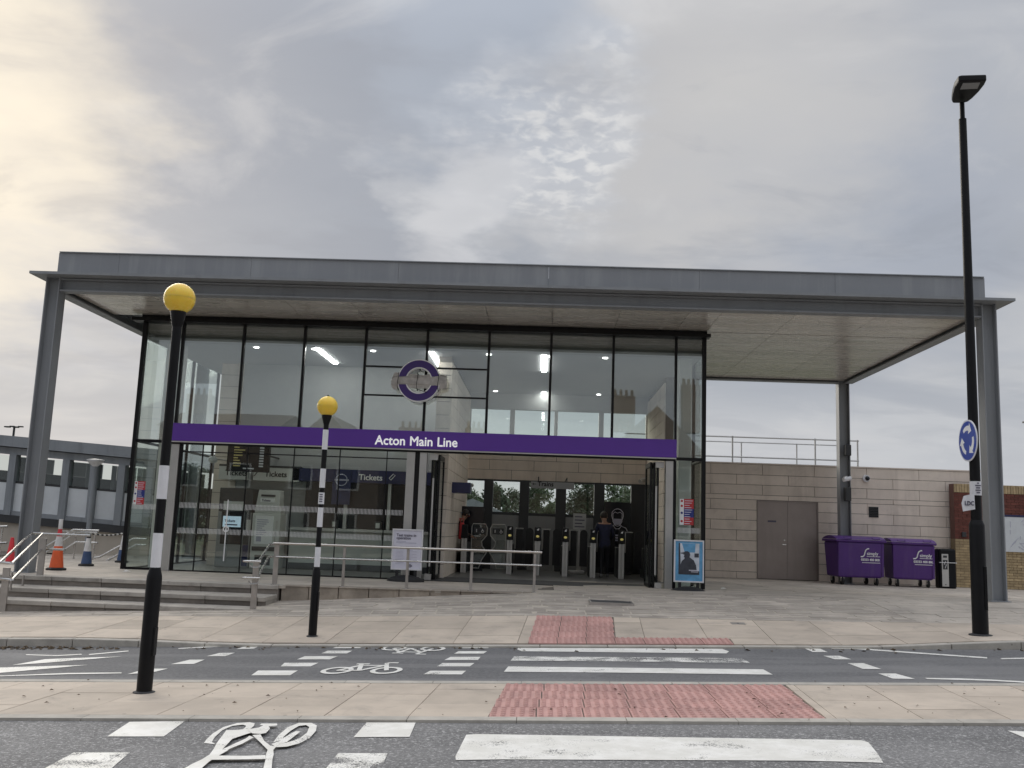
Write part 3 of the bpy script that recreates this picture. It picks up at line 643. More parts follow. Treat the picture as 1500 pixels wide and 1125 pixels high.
for i, (a, c) in enumerate(zip(sx[:-1], sx[1:])):
    for y0, y1 in ((CYF + .26, GY - .02), (GY + .02, 24.0), (24.0, BY - .12)):
        if y0 > GY and c <= 3.53: continue                # inside the hall the ceiling hides it
        if y0 > 23 or a > 3.4: pass
        MB().box(a + .004, c - .004, y0 + .003, y1 - .003, 6.035, 6.055).build('soffit_panel', 'soffit', ST)
# ---- black glazing frame of the upper storey
HZ, TOPZ = 3.62, 5.88
MB().box(-9.30, 3.60, GY - .20, GY + .08, 5.885, 5.96).box(-9.12, 3.54, GY - .08, GY + .06, 5.96, 6.034).build('head_frame', 'black_frame', ST)
for x in [-9.05, 3.49]: MB().box(x - .04, x + .04, GY - .06, GY + .06, FZ, 5.885).build('corner_post', 'black_frame', ST)
for i, x in enumerate(mull): MB().box(x - .027, x + .027, GY - .045, GY + .05, HZ, 5.884).build('mullion', 'black_frame', ST)
for x0, x1 in ((-9.01, -8.2), (2.9, 3.45)): MB().box(x0, x1, GY - .04, GY + .04, 3.17, 3.235).build('transom', 'black_frame', ST)
rz0, rz1 = onY(560, 537, GY).z, onY(560, 579, GY).z
for x0, x1 in ((mull[5] + .03, mull[4] - .03), (mull[4] + .03, mull[3] - .03)):
    for z in (rz0, rz1): MB().box(x0, x1, GY - .025, GY + .025, z - .018, z + .018).build('transom', 'black_frame', ST)
def pane(x0, x1, z0, z1, y=GY, m='glass', name='glass_pane', par=ST): return MB().box(x0, x1, y - .006, y + .006, z0, z1).build(name, m, par)
for a, c in zip(mull[1:], mull[:-1]):
    if abs(a - mull[5]) < .01 or abs(a - mull[4]) < .01:
        for z0, z1 in ((HZ, rz1 - .02), (rz1 + .02, rz0 - .02), (rz0 + .02, TOPZ)): pane(a + .03, c - .03, z0, z1)
    else: pane(a + .03, c - .03, HZ, TOPZ)
for x0, x1 in ((-9.0, -8.2), (2.9, 3.44)): pane(x0, x1, 3.24, TOPZ); pane(x0, x1, FZ + .05, 3.165, m='glass_low')
# corner posts behind the end panes and side return glazing
for xs_, nm in ((-8.23, 0), (2.94, 1)): pass
for X in (-9.05, 3.49):
    for y0, y1 in ((GY + .07, 22.3), (22.34, 24.0), (24.04, 25.9)):
        for z0, z1 in ((FZ + .03, 3.17), (3.23, TOPZ)): MB().box(X - .006, X + .006, y0, y1, z0, z1).build('glass_pane', 'glass', ST)
    for y in (22.32, 24.02, 25.92): MB().box(X - .035, X + .035, y - .02, y + .02, FZ, 5.885).build('mullion', 'black_frame', ST)
    MB().box(X - .035, X + .035, GY + .07, 26, 3.175, 3.225).build('transom', 'black_frame', ST)
    MB().box(X - .05, X + .05, GY + .07, 26, FZ, FZ + .028).build('sill', 'black_frame', ST)
for x0, x1 in ((-9.0, -8.25), (2.95, 3.44)): MB().box(x0, x1, GY - .05, GY + .05, FZ, FZ + .05).build('sill', 'black_frame', ST)
# structural columns just inside the end panes
for x0, x1 in ((-8.72, -8.36), (3.02, 3.30)): MB().box(x0, x1, GY + .5, GY + .85, FZ, 5.9).build('inner_column', 'column_pale', ST, bevel=.02)
# ---- lower front: posts, frameless leaves, thin transom
def post(x0, x1, m='alu_post', y0=GY - .07, y1=GY + .07): return MB().box(x0, x1, y0, y1, FZ, 3.15).build('door_post', m, ST, bevel=.006)
post(-8.19, -8.02); post(-8.015, -7.96, 'black_frame', GY - .04, GY + .04); post(-2.97, -2.79); post(-2.785, -2.69, 'black_frame', GY - .05, GY + .05); post(-2.685, -2.53); post(2.67, 2.83); post(2.835, 2.9, 'black_frame', GY - .05, GY + .05)
leaf = [onY(p, 655, GY).x for p in (298, 364, 432, 499, 568)]
lx = [-7.95] + leaf + [-2.98]
for a, c in zip(lx[:-1], lx[1:]):
    pane(a + .008, c - .008, FZ + .03, 2.98, m='glass_low', name='door_leaf'); pane(a + .008, c - .008, 3.01, 3.15, m='glass_low')
    for z0 in (onY(500, 752, GY).z, onY(500, 789.5, GY).z):   # manifestation: bands of fine upright bars
        b = MB(); x = a + .03
        while x < c - .03: b.box(x, x + .009, GY - .0085, GY - .0065, z0, z0 + .115); x += .030
        b.build('glass_marking', 'white_letter', ST, kind='stuff')
for x in leaf: MB().box(x - .009, x + .009, GY - .02, GY + .02, FZ + .02, 3.15).build('seal', 'black_frame', ST)
MB().box(-7.95, -2.97, GY - .018, GY + .018, 2.983, 3.006).build('transom', 'black_frame', ST)
MB().box(-7.95, -2.97, GY - .05, GY + .05, FZ, FZ + .028).build('threshold', 'black_frame', ST)
b = MB(); x = 2.93
while x < 3.42: b.box(x, x + .009, GY - .0085, GY - .0065, onY(1005, 781, GY).z, onY(1005, 781, GY).z + .115); x += .027
b.build('glass_marking', 'white_letter', ST, kind='stuff')
b = MB(); x = -8.98
while x < -8.28: b.box(x, x + .009, GY - .0085, GY - .0065, onY(215, 746, GY).z, onY(215, 746, GY).z + .115); x += .027
b.build('glass_marking', 'white_letter', ST, kind='stuff')
hp = [onY(336, 732, GY - .06), onY(331, 775, GY - .06), onY(329, 822, GY - .06)]
b = MB().tube([(hp[1].x, GY - .06, hp[0].z), (hp[1].x, GY - .06, hp[2].z)], .013)
b.tube([(hp[1].x + .055 * cos(t), GY - .065, hp[1].z + .055 * sin(t)) for t in rng(0, 2 * pi, 16)], .014); b.build('pull_handle', 'white_letter', ST, smooth=True)
# ---- purple name band
band = MB().box(-8.32, 2.885, GY - .17, GY - .05, 3.215, 3.605).build('name_band', 'purple', ST, bevel=.004)
MB().box(-8.3, 2.87, GY - .05, GY + .06, 3.22, 3.60).build('band_back', 'black_frame', ST)
MB().box(-8.31, 2.875, GY - .165, GY + .06, 3.185, 3.21).build('band_strip', 'alu', ST); MB().box(-8.3, 2.87, GY - .1, GY + .07, 3.152, 3.184).build('band_soffit', 'black_frame', ST)
tp = onY(549, 651, GY - .18)
wx_ = 0.
for w_ in ('Acton', 'Main', 'Line'):
    tx = text('lettering', w_, .285, 'lit_letter', band, (tp.x + wx_, GY - .176, tp.z + .005), fat=.0055, sx=.945)
    wx_ += max(v.co.x for v in tx.data.vertices) + .094
# ---- roundel with its bar wrapped in plastic
rcx, rcz = onY(614, 558, GY - .3).x, onY(614, 558, GY - .3).z
rd = MB()
def ring(b, r0, r1, y0, y1, n=56):
    vs = []
    for t in rng(0, 2 * pi, n)[:n]:
        for r, y in ((r0, y0), (r1, y0), (r1, y1), (r0, y1)): vs.append((rcx + r * cos(t), y, rcz + r * sin(t)))
    fs = []
    for i in range(n):
        j = (i + 1) % n
        for k in range(4): fs.append((i * 4 + k, i * 4 + (k + 1) % 4, j * 4 + (k + 1) % 4, j * 4 + k))
    b.add(vs, fs)
ring(rd, .292, .45, GY - .36, GY - .24)
ro = rd.build('roundel', 'roundel_purple', ST)
b = MB(); ring(b, .27, .294, GY - .366, GY - .236); ring(b, .448, .468, GY - .366, GY - .236); b.build('rim', 'white_letter', ro)
b = MB()
nx, nv = 46, 16
for i in range(nx + 1):
    u = i / nx; x = rcx - .60 + 1.20 * u
    hh = .15 + .006 * sin(9 * u) + (.035 * sin(pi * u / .12) if u < .12 else 0) - (.07 * (1 - u / .04) if u < .04 else 0) - (.03 * (u - .9) / .1 if u > .9 else 0)
    for k in range(nv):
        t = 2 * pi * k / nv; w = 1 + .13 * sin(2.9 * k + 2.2 * u) + .05 * sin(7 * u * 3 + 1.3 * k) + .02 * random.uniform(-1, 1)
        b.v.append((x, GY - .30 + .085 * cos(t) * w, rcz - .01 - (.04 * (1 - u / .12) if u < .12 else 0) + hh * sin(t) * w))
for i in range(nx):
    for k in range(nv): b.f.append((i * nv + k, i * nv + (k + 1) % nv, (i + 1) * nv + (k + 1) % nv, (i + 1) * nv + k)); b.m.append(0)
b.f += [tuple(range(nv))[::-1], tuple(range(nx * nv, nx * nv + nv))]; b.m += [0, 0]
b.build('wrapped_bar', 'plastic_wrap', ro)
b = MB()
for x in (rcx - .45, rcx - .03, rcx + .43): b.tube([(x + .01 * sin(3 * t), GY - .30 + .135 * cos(t), rcz - .02 + .20 * sin(t)) for t in rng(0, 2 * pi, 14)], .007, 6)
b.tube([(rcx - .03, GY - .43, rcz - .20), (rcx + .2, GY - .41, rcz - .26)], .007, 6); b.build('tie', 'black_frame', ro)
MB().box(rcx - .02, rcx + .02, GY - .26, GY - .03, rcz - .3, rcz - .26).box(rcx - .02, rcx + .02, GY - .26, GY - .03, rcz + .26, rcz + .3).build('bracket', 'black_frame', ro)
# ---- interior shell
MB().box(-9.0, 3.45, GY - .03, 28.0, FZ - .1, FZ + .004).build('floor', 'int_floor', ST)
MB().box(-2.52, 2.66, GY - .1, GY + 1.5, FZ + .004, FZ + .016).build('entrance_mat', 'mat_floor', ST)
cl = MB().box(-9.0, 3.45, GY + .1, 27.9, 5.5, 5.56).build('ceiling', 'ceiling', ST)
MB().box(-9.0, 3.45, GY + .28, GY + .34, 5.5, 5.884).build('bulkhead', 'bulkhead', ST)
MB().box(-9.02, 3.46, GY + .1, 27.95, 5.565, 6.03).build('roof_void', 'bulkhead', ST)
def stone_field(par, x0, x1, zs, Y, pw, m='stone_panel', hole=None, ph=0., th=.03, axis='x', sgn=-1, names='stone_panel'):
    for j in range(len(zs) - 1):
        x = x0 - pw + ((j % 2) * .5 + ph) * pw
        while x < x1:
            a, c = max(x, x0), min(x + pw, x1); segs = [(a, c)] if c - a > .03 else []
            if hole and zs[j] < hole[3] - .02 and zs[j + 1] > hole[2] + .02:
                segs = [s for s in ((a, min(c, hole[0])), (max(a, hole[1]), c)) if s[1] - s[0] > .03] if c - a > .03 else []
            for s in segs:
                d = random.uniform(0, .003); g = .006
                if axis == 'x': bb = MB().box(s[0] + g, s[1] - g, *sorted((Y, Y + sgn * (th + d))), zs[j] + g, zs[j + 1] - g)
                else: bb = MB().box(*sorted((Y, Y + sgn * (th + d))), s[0] + g, s[1] - g, zs[j] + g, zs[j + 1] - g)
                bb.build(names, m, par)
            x += pw
# ticket hall wall
tw = MB().box(-7.72, -2.3, 24.0, 24.1, FZ, 5.5).build('ticket_wall', 'int_wall', ST)
sw = MB().box(-8.3, -7.72, 24.0, 24.1, FZ, 5.5).build('stone_pier', 'stone_back', ST)
stone_field(sw, -8.3, -7.72, [FZ + .3 * i for i in range(18)], 24.0, 1.3)
# wall between the ticket hall and the gate hall
dw = MB().box(-2.5, -2.2, 22.0, 27.9, FZ, 5.5).build('dividing_wall', 'stone_back', ST)
zz = [FZ + .31 * i for i in range(17)]
stone_field(dw, -2.52, -2.17, zz, 22.0, .7); stone_field(dw, 22.0, 27.9, zz, -2.2, 1.5, axis='y', sgn=1)
rw = MB().box(3.05, 3.3, 24.0, 27.9, FZ, 5.5).build('side_wall', 'stone_back', ST)
stone_field(rw, 24.0, 27.9, zz, 3.05, 1.5, axis='y', sgn=-1)
# rear wall of the gate hall: dark posts, windows, stone lintel, clerestory
W0, W1 = -2.2, 3.05
xw = [(onY(a, 730, 28).x, onY(c, 730, 28).x) for a, c in ((676, 709), (722, 761), (775, 814), (829, 870), (885, 924))]
wz0, wz1 = onY(790, 752, 28).z, onY(790, 707, 28).z
edges = [W0] + [v for p in xw for v in p] + [W1]
for k in range(len(xw) + 1):
    a, c = edges[2 * k], edges[2 * k + 1]
    if c - a > .04: MB().box(a, c, 27.86, 28.12, FZ, wz1 + .04).build('post', 'int_dark', ST)
for a, c in xw:
    w = MB().box(a, c, 27.95, 28.03, wz0 - .08, wz0).box(a, c, 27.95, 28.03, wz1, wz1 + .04).build('window', 'int_dark', ST)
    MB().box(a + .005, c - .005, 27.98, 27.992, wz0 + .003, wz1 - .003).build('glass_pane', 'glass_low', w)
    MB().box(a + .004, c - .004, 27.93, 28.02, FZ, wz0 - .083).build('lower_panel', 'int_grey', ST)
lt = MB().box(W0, W1, 27.96, 28.2, wz1 + .042, 4.02).build('lintel', 'stone_back', ST)
lz = [wz1 + .045, wz1 + .33, wz1 + .62, wz1 + .80, 4.02]
stone_field(lt, W0, W1, lz, 27.96, 1.30)
cx = [(onY(a, 620, 28).x, onY(c, 620, 28).x) for a, c in ((690, 747), (754, 812), (817, 877), (884, 946), (966, 977))]
ce = [W0] + [v for p in cx for v in p] + [W1]
cz1 = onY(800, 602, 28).z
for k in range(len(cx) + 1): MB().box(ce[2 * k], ce[2 * k + 1], 27.9, 28.1, 4.022, cz1).build('clerestory_post', 'alu_post', ST)
for a, c in cx: MB().box(a + .004, c - .004, 27.99, 28.0, 4.03, cz1 - .004).build('glass_pane', 'glass_low', ST)
MB().box(W0, W1, 27.9, 28.1, cz1 + .003, 5.5).build('upper_wall', 'int_wall', ST)
# ceiling lights: long tubes running into the hall and small downlights
for a, c in (((457, 505), (497, 533)), ((509, 540), (521, 552)), ((630, 513), (647, 540)), ((797.5, 515), (798.5, 545)), ((797, 575), (797, 592))):
    p, q = onZ(*a, 5.48), onZ(*c, 5.48)
    p.y = max(p.y, GY + .5); MB().box(p.x - .05, p.x + .05, p.y, max(q.y, p.y + .4), 5.47, 5.496).build('strip_light', 'lamp_tube', ST)
for p in ((365, 502), (452, 505), (540, 507), (714, 512), (803, 515), (889, 518), (726, 573), (877, 578)):
    q = onZ(*p, 5.49); q.y = max(q.y, GY + .6); MB().cyl((q.x, q.y, 5.478), (q.x, q.y, 5.498), .06, n=14).build('downlight', 'lamp_small', ST)
# folded glass doors stacked either side of the entrance
for x, s in ((-2.42, 1), (2.52, -1)):
    for k in range(3):
        xx = x + s * (.0 + .075 * k)
        dl = MB().box(xx - .022, xx + .022, GY + .10, GY + 1.05, FZ + .03, FZ + .11).box(xx - .022, xx + .022, GY + .10, GY + 1.05, 3.02, 3.12).box(xx - .022, xx + .022, GY + .10, GY + .15, FZ + .11, 3.02).box(xx - .022, xx + .022, GY + 1.0, GY + 1.05, FZ + .11, 3.02).build('folded_door', 'black_frame', ST)
        MB().box(xx - .005, xx + .005, GY + .15, GY + 1.0, FZ + .11, 3.02).build('glass_pane', 'glass_low', dl)
    MB().cyl((x + s * .04, GY + .04, FZ + .3), (x + s * .04, GY + .04, 2.6), .022, n=10).build('door_pull', 'alu', ST, smooth=True)
    MB().box(x - .06, x + .12, GY + .02, GY + .1, 3.0, 3.13).build('door_pivot', 'alu', ST); MB().box(x - .05, x + .09, GY - .02, GY + .1, FZ, FZ + .14).build('door_pivot', 'alu', ST)
# information stickers on the end panes
def sticker(px, py0, py1, w):
    p, q = onY(px, py0, GY - .012), onY(px, py1, GY - .012); x, z1, z0 = p.x, p.z, q.z; h = z1 - z0; y = GY - .012
    s = MB().box(x - w * .5, x - w * .2, y, y + .004, z0, z1).build('sticker', 'white_letter', ST)
    for m, a, c in (('red', .63, 1), ('blue', .29, .63), ('red', 0, .29)):
        MB().box(x - w * .2, x + w * .5, y - .001, y + .003, z0 + h * a, z0 + h * c).build('panel', m, s)
    b = MB()
    for k in range(11): b.box(x - w * .15, x + w * (.15 + .28 * random.random()), y - .003, y - .0015, z0 + h * (.04 + .088 * k), z0 + h * (.065 + .088 * k))
    b.build('print', 'paper', s)
    for zc, m in ((.92, 'red'), (.73, 'red'), (.46, 'blue'), (.14, 'red')): MB().cyl((x - w * .35, y - .003, z0 + h * zc), (x - w * .35, y - .0012, z0 + h * zc), w * .085, n=12).build('symbol', m, s)
sticker(1006, 731, 769, .30); sticker(205.5, 705, 739, .24)

# ================================================================== STONE WALL AND BRICK WALL TO THE RIGHT
WY = 28.0
wl_ = thing('stone_wall', (8, WY, FZ), 'long wall of large beige stone panels beside the station hall with a metal double door', 'wall')
back = MB().box(3.6, 12.6, WY, WY + .3, FZ - .2, 3.66).build('backing', 'stone_back', wl_)
dx0, dx1 = onY(1110, 790, WY).x, onY(1197, 790, WY).x
zs = [.40, .59, .88, 1.175, 1.47, 1.765, 2.05, 2.345, 2.64, 2.78, 3.07, 3.36, 3.66]
stone_field(back, 3.6, 12.6, zs, WY, 1.49, hole=(dx0 - .03, dx1 + .03, FZ, 2.64), ph=.36)
MB().box(3.6, 12.6, WY - .05, WY + .32, 3.663, 3.70).build('coping', 'stone_panel', wl_)
dr_ = MB().box(dx0 - .025, dx0, WY - .05, WY + .0, FZ, 2.6).box(dx1, dx1 + .025, WY - .05, WY, FZ, 2.6).box(dx0 - .025, dx1 + .025, WY - .05, WY, 2.6, 2.63).build('door', 'door_metal', wl_, label='brown metal double door')
xm = (dx0 + dx1) / 2
for a, c in ((dx0 + .004, xm - .003), (xm + .003, dx1 - .004)): MB().box(a, c, WY - .022, WY - .001, FZ + .02, 2.596).build('door_leaf', 'door_metal', dr_)
MB().box(xm - .16, xm - .05, WY - .05, WY - .023, 1.38, 1.41).cyl((xm - .09, WY - .04, 1.52), (xm - .09, WY - .022, 1.52), .02).build('handle', 'stainless', dr_)
MB().box(dx0 + .28, dx0 + .52, WY - .028, WY - .0225, 2.02, 2.07).build('door_plate', 'print', dr_)
vx0, vx1 = onY(1272, 750, WY).x, onY(1286, 750, WY).x
v = MB().box(vx0, vx1, WY - .05, WY - .034, 2.26, 2.56).build('vent', 'int_dark', wl_)
for k in range(6): MB().box(vx0 + .015, vx1 - .015, WY - .062, WY - .051, 2.28 + .046 * k, 2.30 + .046 * k).build('slat', 'black_frame', v)
p = onY(1268, 701, WY); dm = thing('security_camera', (p.x, WY - .03, p.z), 'white dome security camera on the stone wall', 'camera')
MB().cyl((p.x, WY - .09, p.z), (p.x, WY - .031, p.z), .10, .11, 16).build('housing', 'white_paint', dm, smooth=True); MB().sphere((p.x + .02, WY - .10, p.z), .065, 14).build('lens_dome', 'screen_dark', dm, smooth=True)
# roof guard rail behind the stone wall
gr = thing('guard_rail', (6, 29.6, 3.4), 'grey tubular guard rail along the roof edge above the stone wall', 'railing')
GR = 29.6
for py0, py1 in ((638, 648), (668.5, 674.5)):
    a, c = onY(1031, py0, GR), onY(1258, py1 if py1 > 660 else 646.5, GR); z = (a.z + c.z) / 2
    MB().tube([(2.5, GR, z), (c.x, GR, z)], .024).build('rail', 'alu', gr, smooth=True)
for py0 in (646, 676): a = onY(1031, py0, GR + 1.4); MB().tube([(2.5, GR + 1.4, a.z), (onY(1240, 650, GR + 1.4).x, GR + 1.4, a.z)], .02).build('rail', 'alu', gr, smooth=True)
for px in (1073, 1194, 1256): a = onY(px, 645, GR); MB().tube([(a.x, GR, 3.2), (a.x, GR, onY(1031, 638, GR).z + .02)], .026).build('post', 'alu', gr, smooth=True)
for px in (1086, 1167): a = onY(px, 650, GR + 1.4); MB().tube([(a.x, GR + 1.4, 3.2), (a.x, GR + 1.4, onY(1031, 646, GR + 1.4).z)], .022).build('post', 'alu', gr, smooth=True)
struct(MB().box(3.3, 12.5, 28.32, 33, 3.0, 3.4).build('rear_roof', 'steel_grey'))
# fittings on the rear canopy column
for py0, py1, m in ((652, 668, 'int_dark'), (714, 734, 'int_dark')):
    a, c = onY(1240, py0, BY - .2), onY(1240, py1, BY - .2)
    sp = tag(MB().box(a.x - .07, a.x + .09, BY - .34, BY - .15, c.z, a.z).build('speaker', m, bevel=.015), 'small black speaker box on the rear canopy column, ' + ('above the white camera' if py0 < 700 else 'below the white camera'), 'speaker')
a = onY(1240, 702, BY - .3)
cc = thing('security_camera', (a.x, BY - .14, a.z), 'white bullet camera on the rear canopy column', 'camera')
MB().cyl((a.x - .1, BY - .36, a.z - .02), (a.x + .12, BY - .28, a.z + .03), .06, n=12).build('body', 'white_paint', cc, smooth=True); MB().box(a.x - .03, a.x + .03, BY - .3, BY - .14, a.z + .03, a.z + .09).build('bracket', 'white_paint', cc)
# brick wall
BW = 27.55; bx0 = onY(1398, 760, BW).x
bwz = [onY(1420, y, BW).z for y in (862, 790, 722, 709)]
bwz[0] = FZ
bw = thing('brick_wall', (bx0 + 2, BW, FZ), 'brick wall of red brick over buff brick with a buff soldier course on top', 'wall')
kb = MB().box(bx0, bx0 + 6, BW, BW + .3, FZ - .1, bwz[1]).build('buff_core', 'mortar', bw); kr = MB().box(bx0, bx0 + 6, BW, BW + .3, bwz[1], bwz[3] - .005).build('red_core', 'mortar_red', bw)
bm = {}
def brick_mesh(w, h, m):
    k = (round(w, 3), round(h, 3), m)
    if k not in bm: bm[k] = MB().box(.006, w - .006, -.014, .02, .007, h - .007, skip=('k',)).mesh('brick', m)
    return bm[k]
cnt = 0; rest = {'brick_buff': MB(), 'brick_red': MB()}
def lay(z0, z1, m, core):
    global cnt
    nrow = round((z1 - z0) / .075); hh = (z1 - z0) / nrow
    for j in range(nrow):
        x = bx0 + (0 if j % 2 else -.1125)
        while x < bx0 + 5.9:
            a = max(x, bx0); w = x + .225 - a; vis = a < onY(1431, 790, BW).x or onY(1464, 790, BW).x < a < onY(1502, 790, BW).x
            if vis and cnt < 295 and (m == 'brick_buff' or cnt < 295): link('brick', brick_mesh(w, hh, m), core, loc=(a, BW, z0 + j * hh)); cnt += 1
            else: rest[m].box(a + .006, a + w - .006, BW - .014, BW + .02, z0 + j * hh + .007, z0 + (j + 1) * hh - .007, skip=('k',))
            x += .225
lay(FZ, bwz[1], 'brick_buff', kb); lay(bwz[1], bwz[2], 'brick_red', kr)
for m, core in (('brick_buff', kb), ('brick_red', kr)): rest[m].build('bricks', m, core, kind='stuff')
x = bx0
while x < bx0 + 5.9: link('soldier_brick', brick_mesh(.075, bwz[3] - bwz[2], 'brick_buff'), kr, loc=(x, BW - .012, bwz[2])); x += .075
a, c = onY(1471, 757, BW - .05), onY(1471, 808, BW - .05)
mp = thing('wall_map', (a.x + .7, BW - .02, c.z), 'white framed line map fixed to the brick wall', 'map')
MB().box(a.x, a.x + 1.5, BW - .06, BW - .012, c.z, a.z).build('board', 'walk_panel', mp); MB().box(a.x - .03, a.x + 1.53, BW - .065, BW - .012, a.z, a.z + .06).build('header', 'navy', mp)
b = MB()
for k in range(34):
    px_, pz_ = a.x + .1 + random.random() * 1.2, c.z + .12 + random.random() * (a.z - c.z - .25); L_ = .08 + .2 * random.random(); t = random.choice((0, pi / 4, -pi / 4, pi / 2))
    b.tube([(px_, BW - .063, pz_), (px_ + L_ * cos(t), BW - .063, min(a.z - .05, max(c.z + .05, pz_ + L_ * sin(t))))], .006, 4)
b.build('line_work', 'print_pale', mp)
a = onY(1412, 783, BW - .03); tag(MB().box(a.x - .06, a.x + .06, BW - .06, BW - .012, a.z - .07, a.z + .07).build('junction_box', 'int_dark', bevel=.01), 'small black box on the red brick', 'box')

# ================================================================== APRON, STEPS, LEFT SIDE
# raised apron of the station (level), its edge blocks and the steps at its left end
ap = struct(MB().add([(-14, 17.6, FZ - .012), (-4.7, 17.6, FZ - .012), (.3, 18.2, FZ - .012), (.3, 30, FZ - .012), (-14, 30, FZ - .012)], [(0, 1, 2, 3, 4)]).build('apron', 'joint'))
b = MB(); y = 17.6; j = 0
while y < 27.8:
    x = -13.6 + (j % 2) * .4
    while x < .25:
        w = random.choice((.6, .75, .9)); xe = min(x + w, .3)
        if y >= 17.58 + .125 * max(0, xe + 4.7) - .02: slab(b, x, xe, y, y + .35, lambda x, y: FZ + random.uniform(-.0008, .0008), sk=0, g=.004)
        x += w
    y += .35; j += 1
b.build('apron_paving', 'paver', ap, kind='stuff')
pb = [onZ(px, 857 + (px - 415) * .032, FZ).x for px in (415, 455, 498, 542, 586, 631, 675, 720, 765, 800)]
ey = lambda x: 17.62 + .12 * (x + 4.7)
for i, (a, c) in enumerate(zip(pb[:-1], pb[1:])):
    dz = 0
    MB().hexa([(a + .006, ey(a), -.1), (c - .006, ey(c), -.1), (c - .006, ey(c) + .35, -.1), (a + .006, ey(a) + .35, -.1)], [(a + .006, ey(a), FZ + .003), (c - .006, ey(c), FZ + .003), (c - .006, ey(c) + .35, FZ + .003), (a + .006, ey(a) + .35, FZ + .003)]).build('edge_block', 'wall_block', ap, bevel=.012)
stp = thing('steps', (-7.5, 16.9, 0), 'three broad grey stone steps up to the station apron', 'steps')
for k, (y0, y1, z) in enumerate(((17.55, 17.98, FZ + .004), (16.75, 17.56, .245), (16.15, 16.76, .09))):
    x = -13.5 + k * .37
    xe = -4.72 + (.0 if k < 2 else -.1)
    while x < xe:
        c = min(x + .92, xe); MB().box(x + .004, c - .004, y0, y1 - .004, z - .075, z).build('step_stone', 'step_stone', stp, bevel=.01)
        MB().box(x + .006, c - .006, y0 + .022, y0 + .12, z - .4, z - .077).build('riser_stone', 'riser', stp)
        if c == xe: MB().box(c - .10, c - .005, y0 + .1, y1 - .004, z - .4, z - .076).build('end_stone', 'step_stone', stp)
        x += .92
# ---- handrails
def flat_post(t, x, y, z0, z1, w=.075, m='stainless_dull'): MB().box(x - w / 2, x + w / 2, y - .018, y + .018, z0, z1).build('post', m, t, bevel=.005)
bar = thing('barrier_rail', (-2.3, 18, FZ), 'long two rail stainless barrier along the edge of the station apron', 'railing')
def rail(t, pts, r=.022, m='stainless'): MB().tube(pts, r, 10).build('rail', m, t, smooth=True)
bx = [onY(px, 862, 17.95).x for px in (405, 502, 594, 688, 782)]
byy = [ey(x) + .14 for x in bx]
ztop = sum(onY(px, py, 17.95).z for px, py in ((405, 797), (590, 802.5), (780, 808))) / 3; zmid = sum(onY(px, py, 17.95).z for px, py in ((410, 816), (590, 822), (780, 828))) / 3
rail(bar, [(bx[0] - .06, byy[0], ztop), (bx[-1] + .13, byy[-1] + .02, ztop)], .022, 'rail_bright'); rail(bar, [(bx[0], byy[0], zmid), (bx[-1] + .13, byy[-1] + .02, zmid)], .016)
for i, (x, y) in enumerate(zip(bx, byy)):
    flat_post(bar, x, y + (.03 if i else .05), min(FZ, zf(x, y)) , ztop - .02, .05 if i else .09)
    MB().box(x - .05, x + .05, y - .03, y + .09, FZ + .003, FZ + .012).build('foot', 'stainless', bar)
# right hand stair rail
sr = thing('stair_rail', (bx[0] - .3, 16.9, .1), 'stainless handrail with flat post at the right end of the steps', 'railing')
q = onF(380, 889); qx, qy = q.x, 16.25
qz = [onY(380, y, qy).z for y in (889, 846, 822)]
flat_post(sr, qx, qy, zf(qx, qy) - .05, qz[2] - .02, .10)
for (za, zb, yy) in ((qz[2], ztop - .02, 0), (qz[1], zmid, 0)):
    rail(sr, [(qx - .16, qy - .22, za), (qx + .0, qy - .1, za), (qx + .02, qy + .12, za + .02), (bx[0] - .06, byy[0] - .25, zb), (bx[0] - .05, byy[0], zb)], .02)
    rail(sr, [(qx - .14, qy - .2, za), (qx + .13, qy - .18, za)], .02)
    b = MB(); b.tube([(qx + .09 * cos(t), qy - .07, za - .055 - .05 * sin(t)) for t in rng(0, pi, 8)], .012, 6); b.build('bracket', 'stainless', sr, smooth=True)
# left hand stair rails (two parallel handrails, two heights each)
lr = thing('stair_rail', (-9.4, 16.8, 0), 'pair of stainless handrails rising beside the grey column at the left end of the steps', 'railing')
for (p0, p1, p2, p3, Y0, Y1) in (((0, 825), (18, 825), (62, 782), (133, 782), 16.1, 17.9), ((0, 850), (18, 849), (62, 804), (95, 804), 16.1, 17.9), ((-30, 826), (0, 824), (46, 781), (64, 782), 16.4, 18.2)):
    P0, P1, P2, P3 = onY(*p0, Y0), onY(*p1, Y0), onY(*p2, Y1), onY(*p3, Y1); P0.z = P1.z; P3.z = P2.z
    rail(lr, [P0, P1, P2, P3], .022)
for px, py0, py1, Y, w in ((3, 896, 831, 16.15, .12), (58, 845, 788, 17.85, .12), (16, 856, 838, 16.6, .03), (33, 857, 842, 17.2, .03)):
    a, c = onY(px, py0, Y), onY(px, py1, Y); flat_post(lr, a.x, Y, a.z - .1, c.z, w)
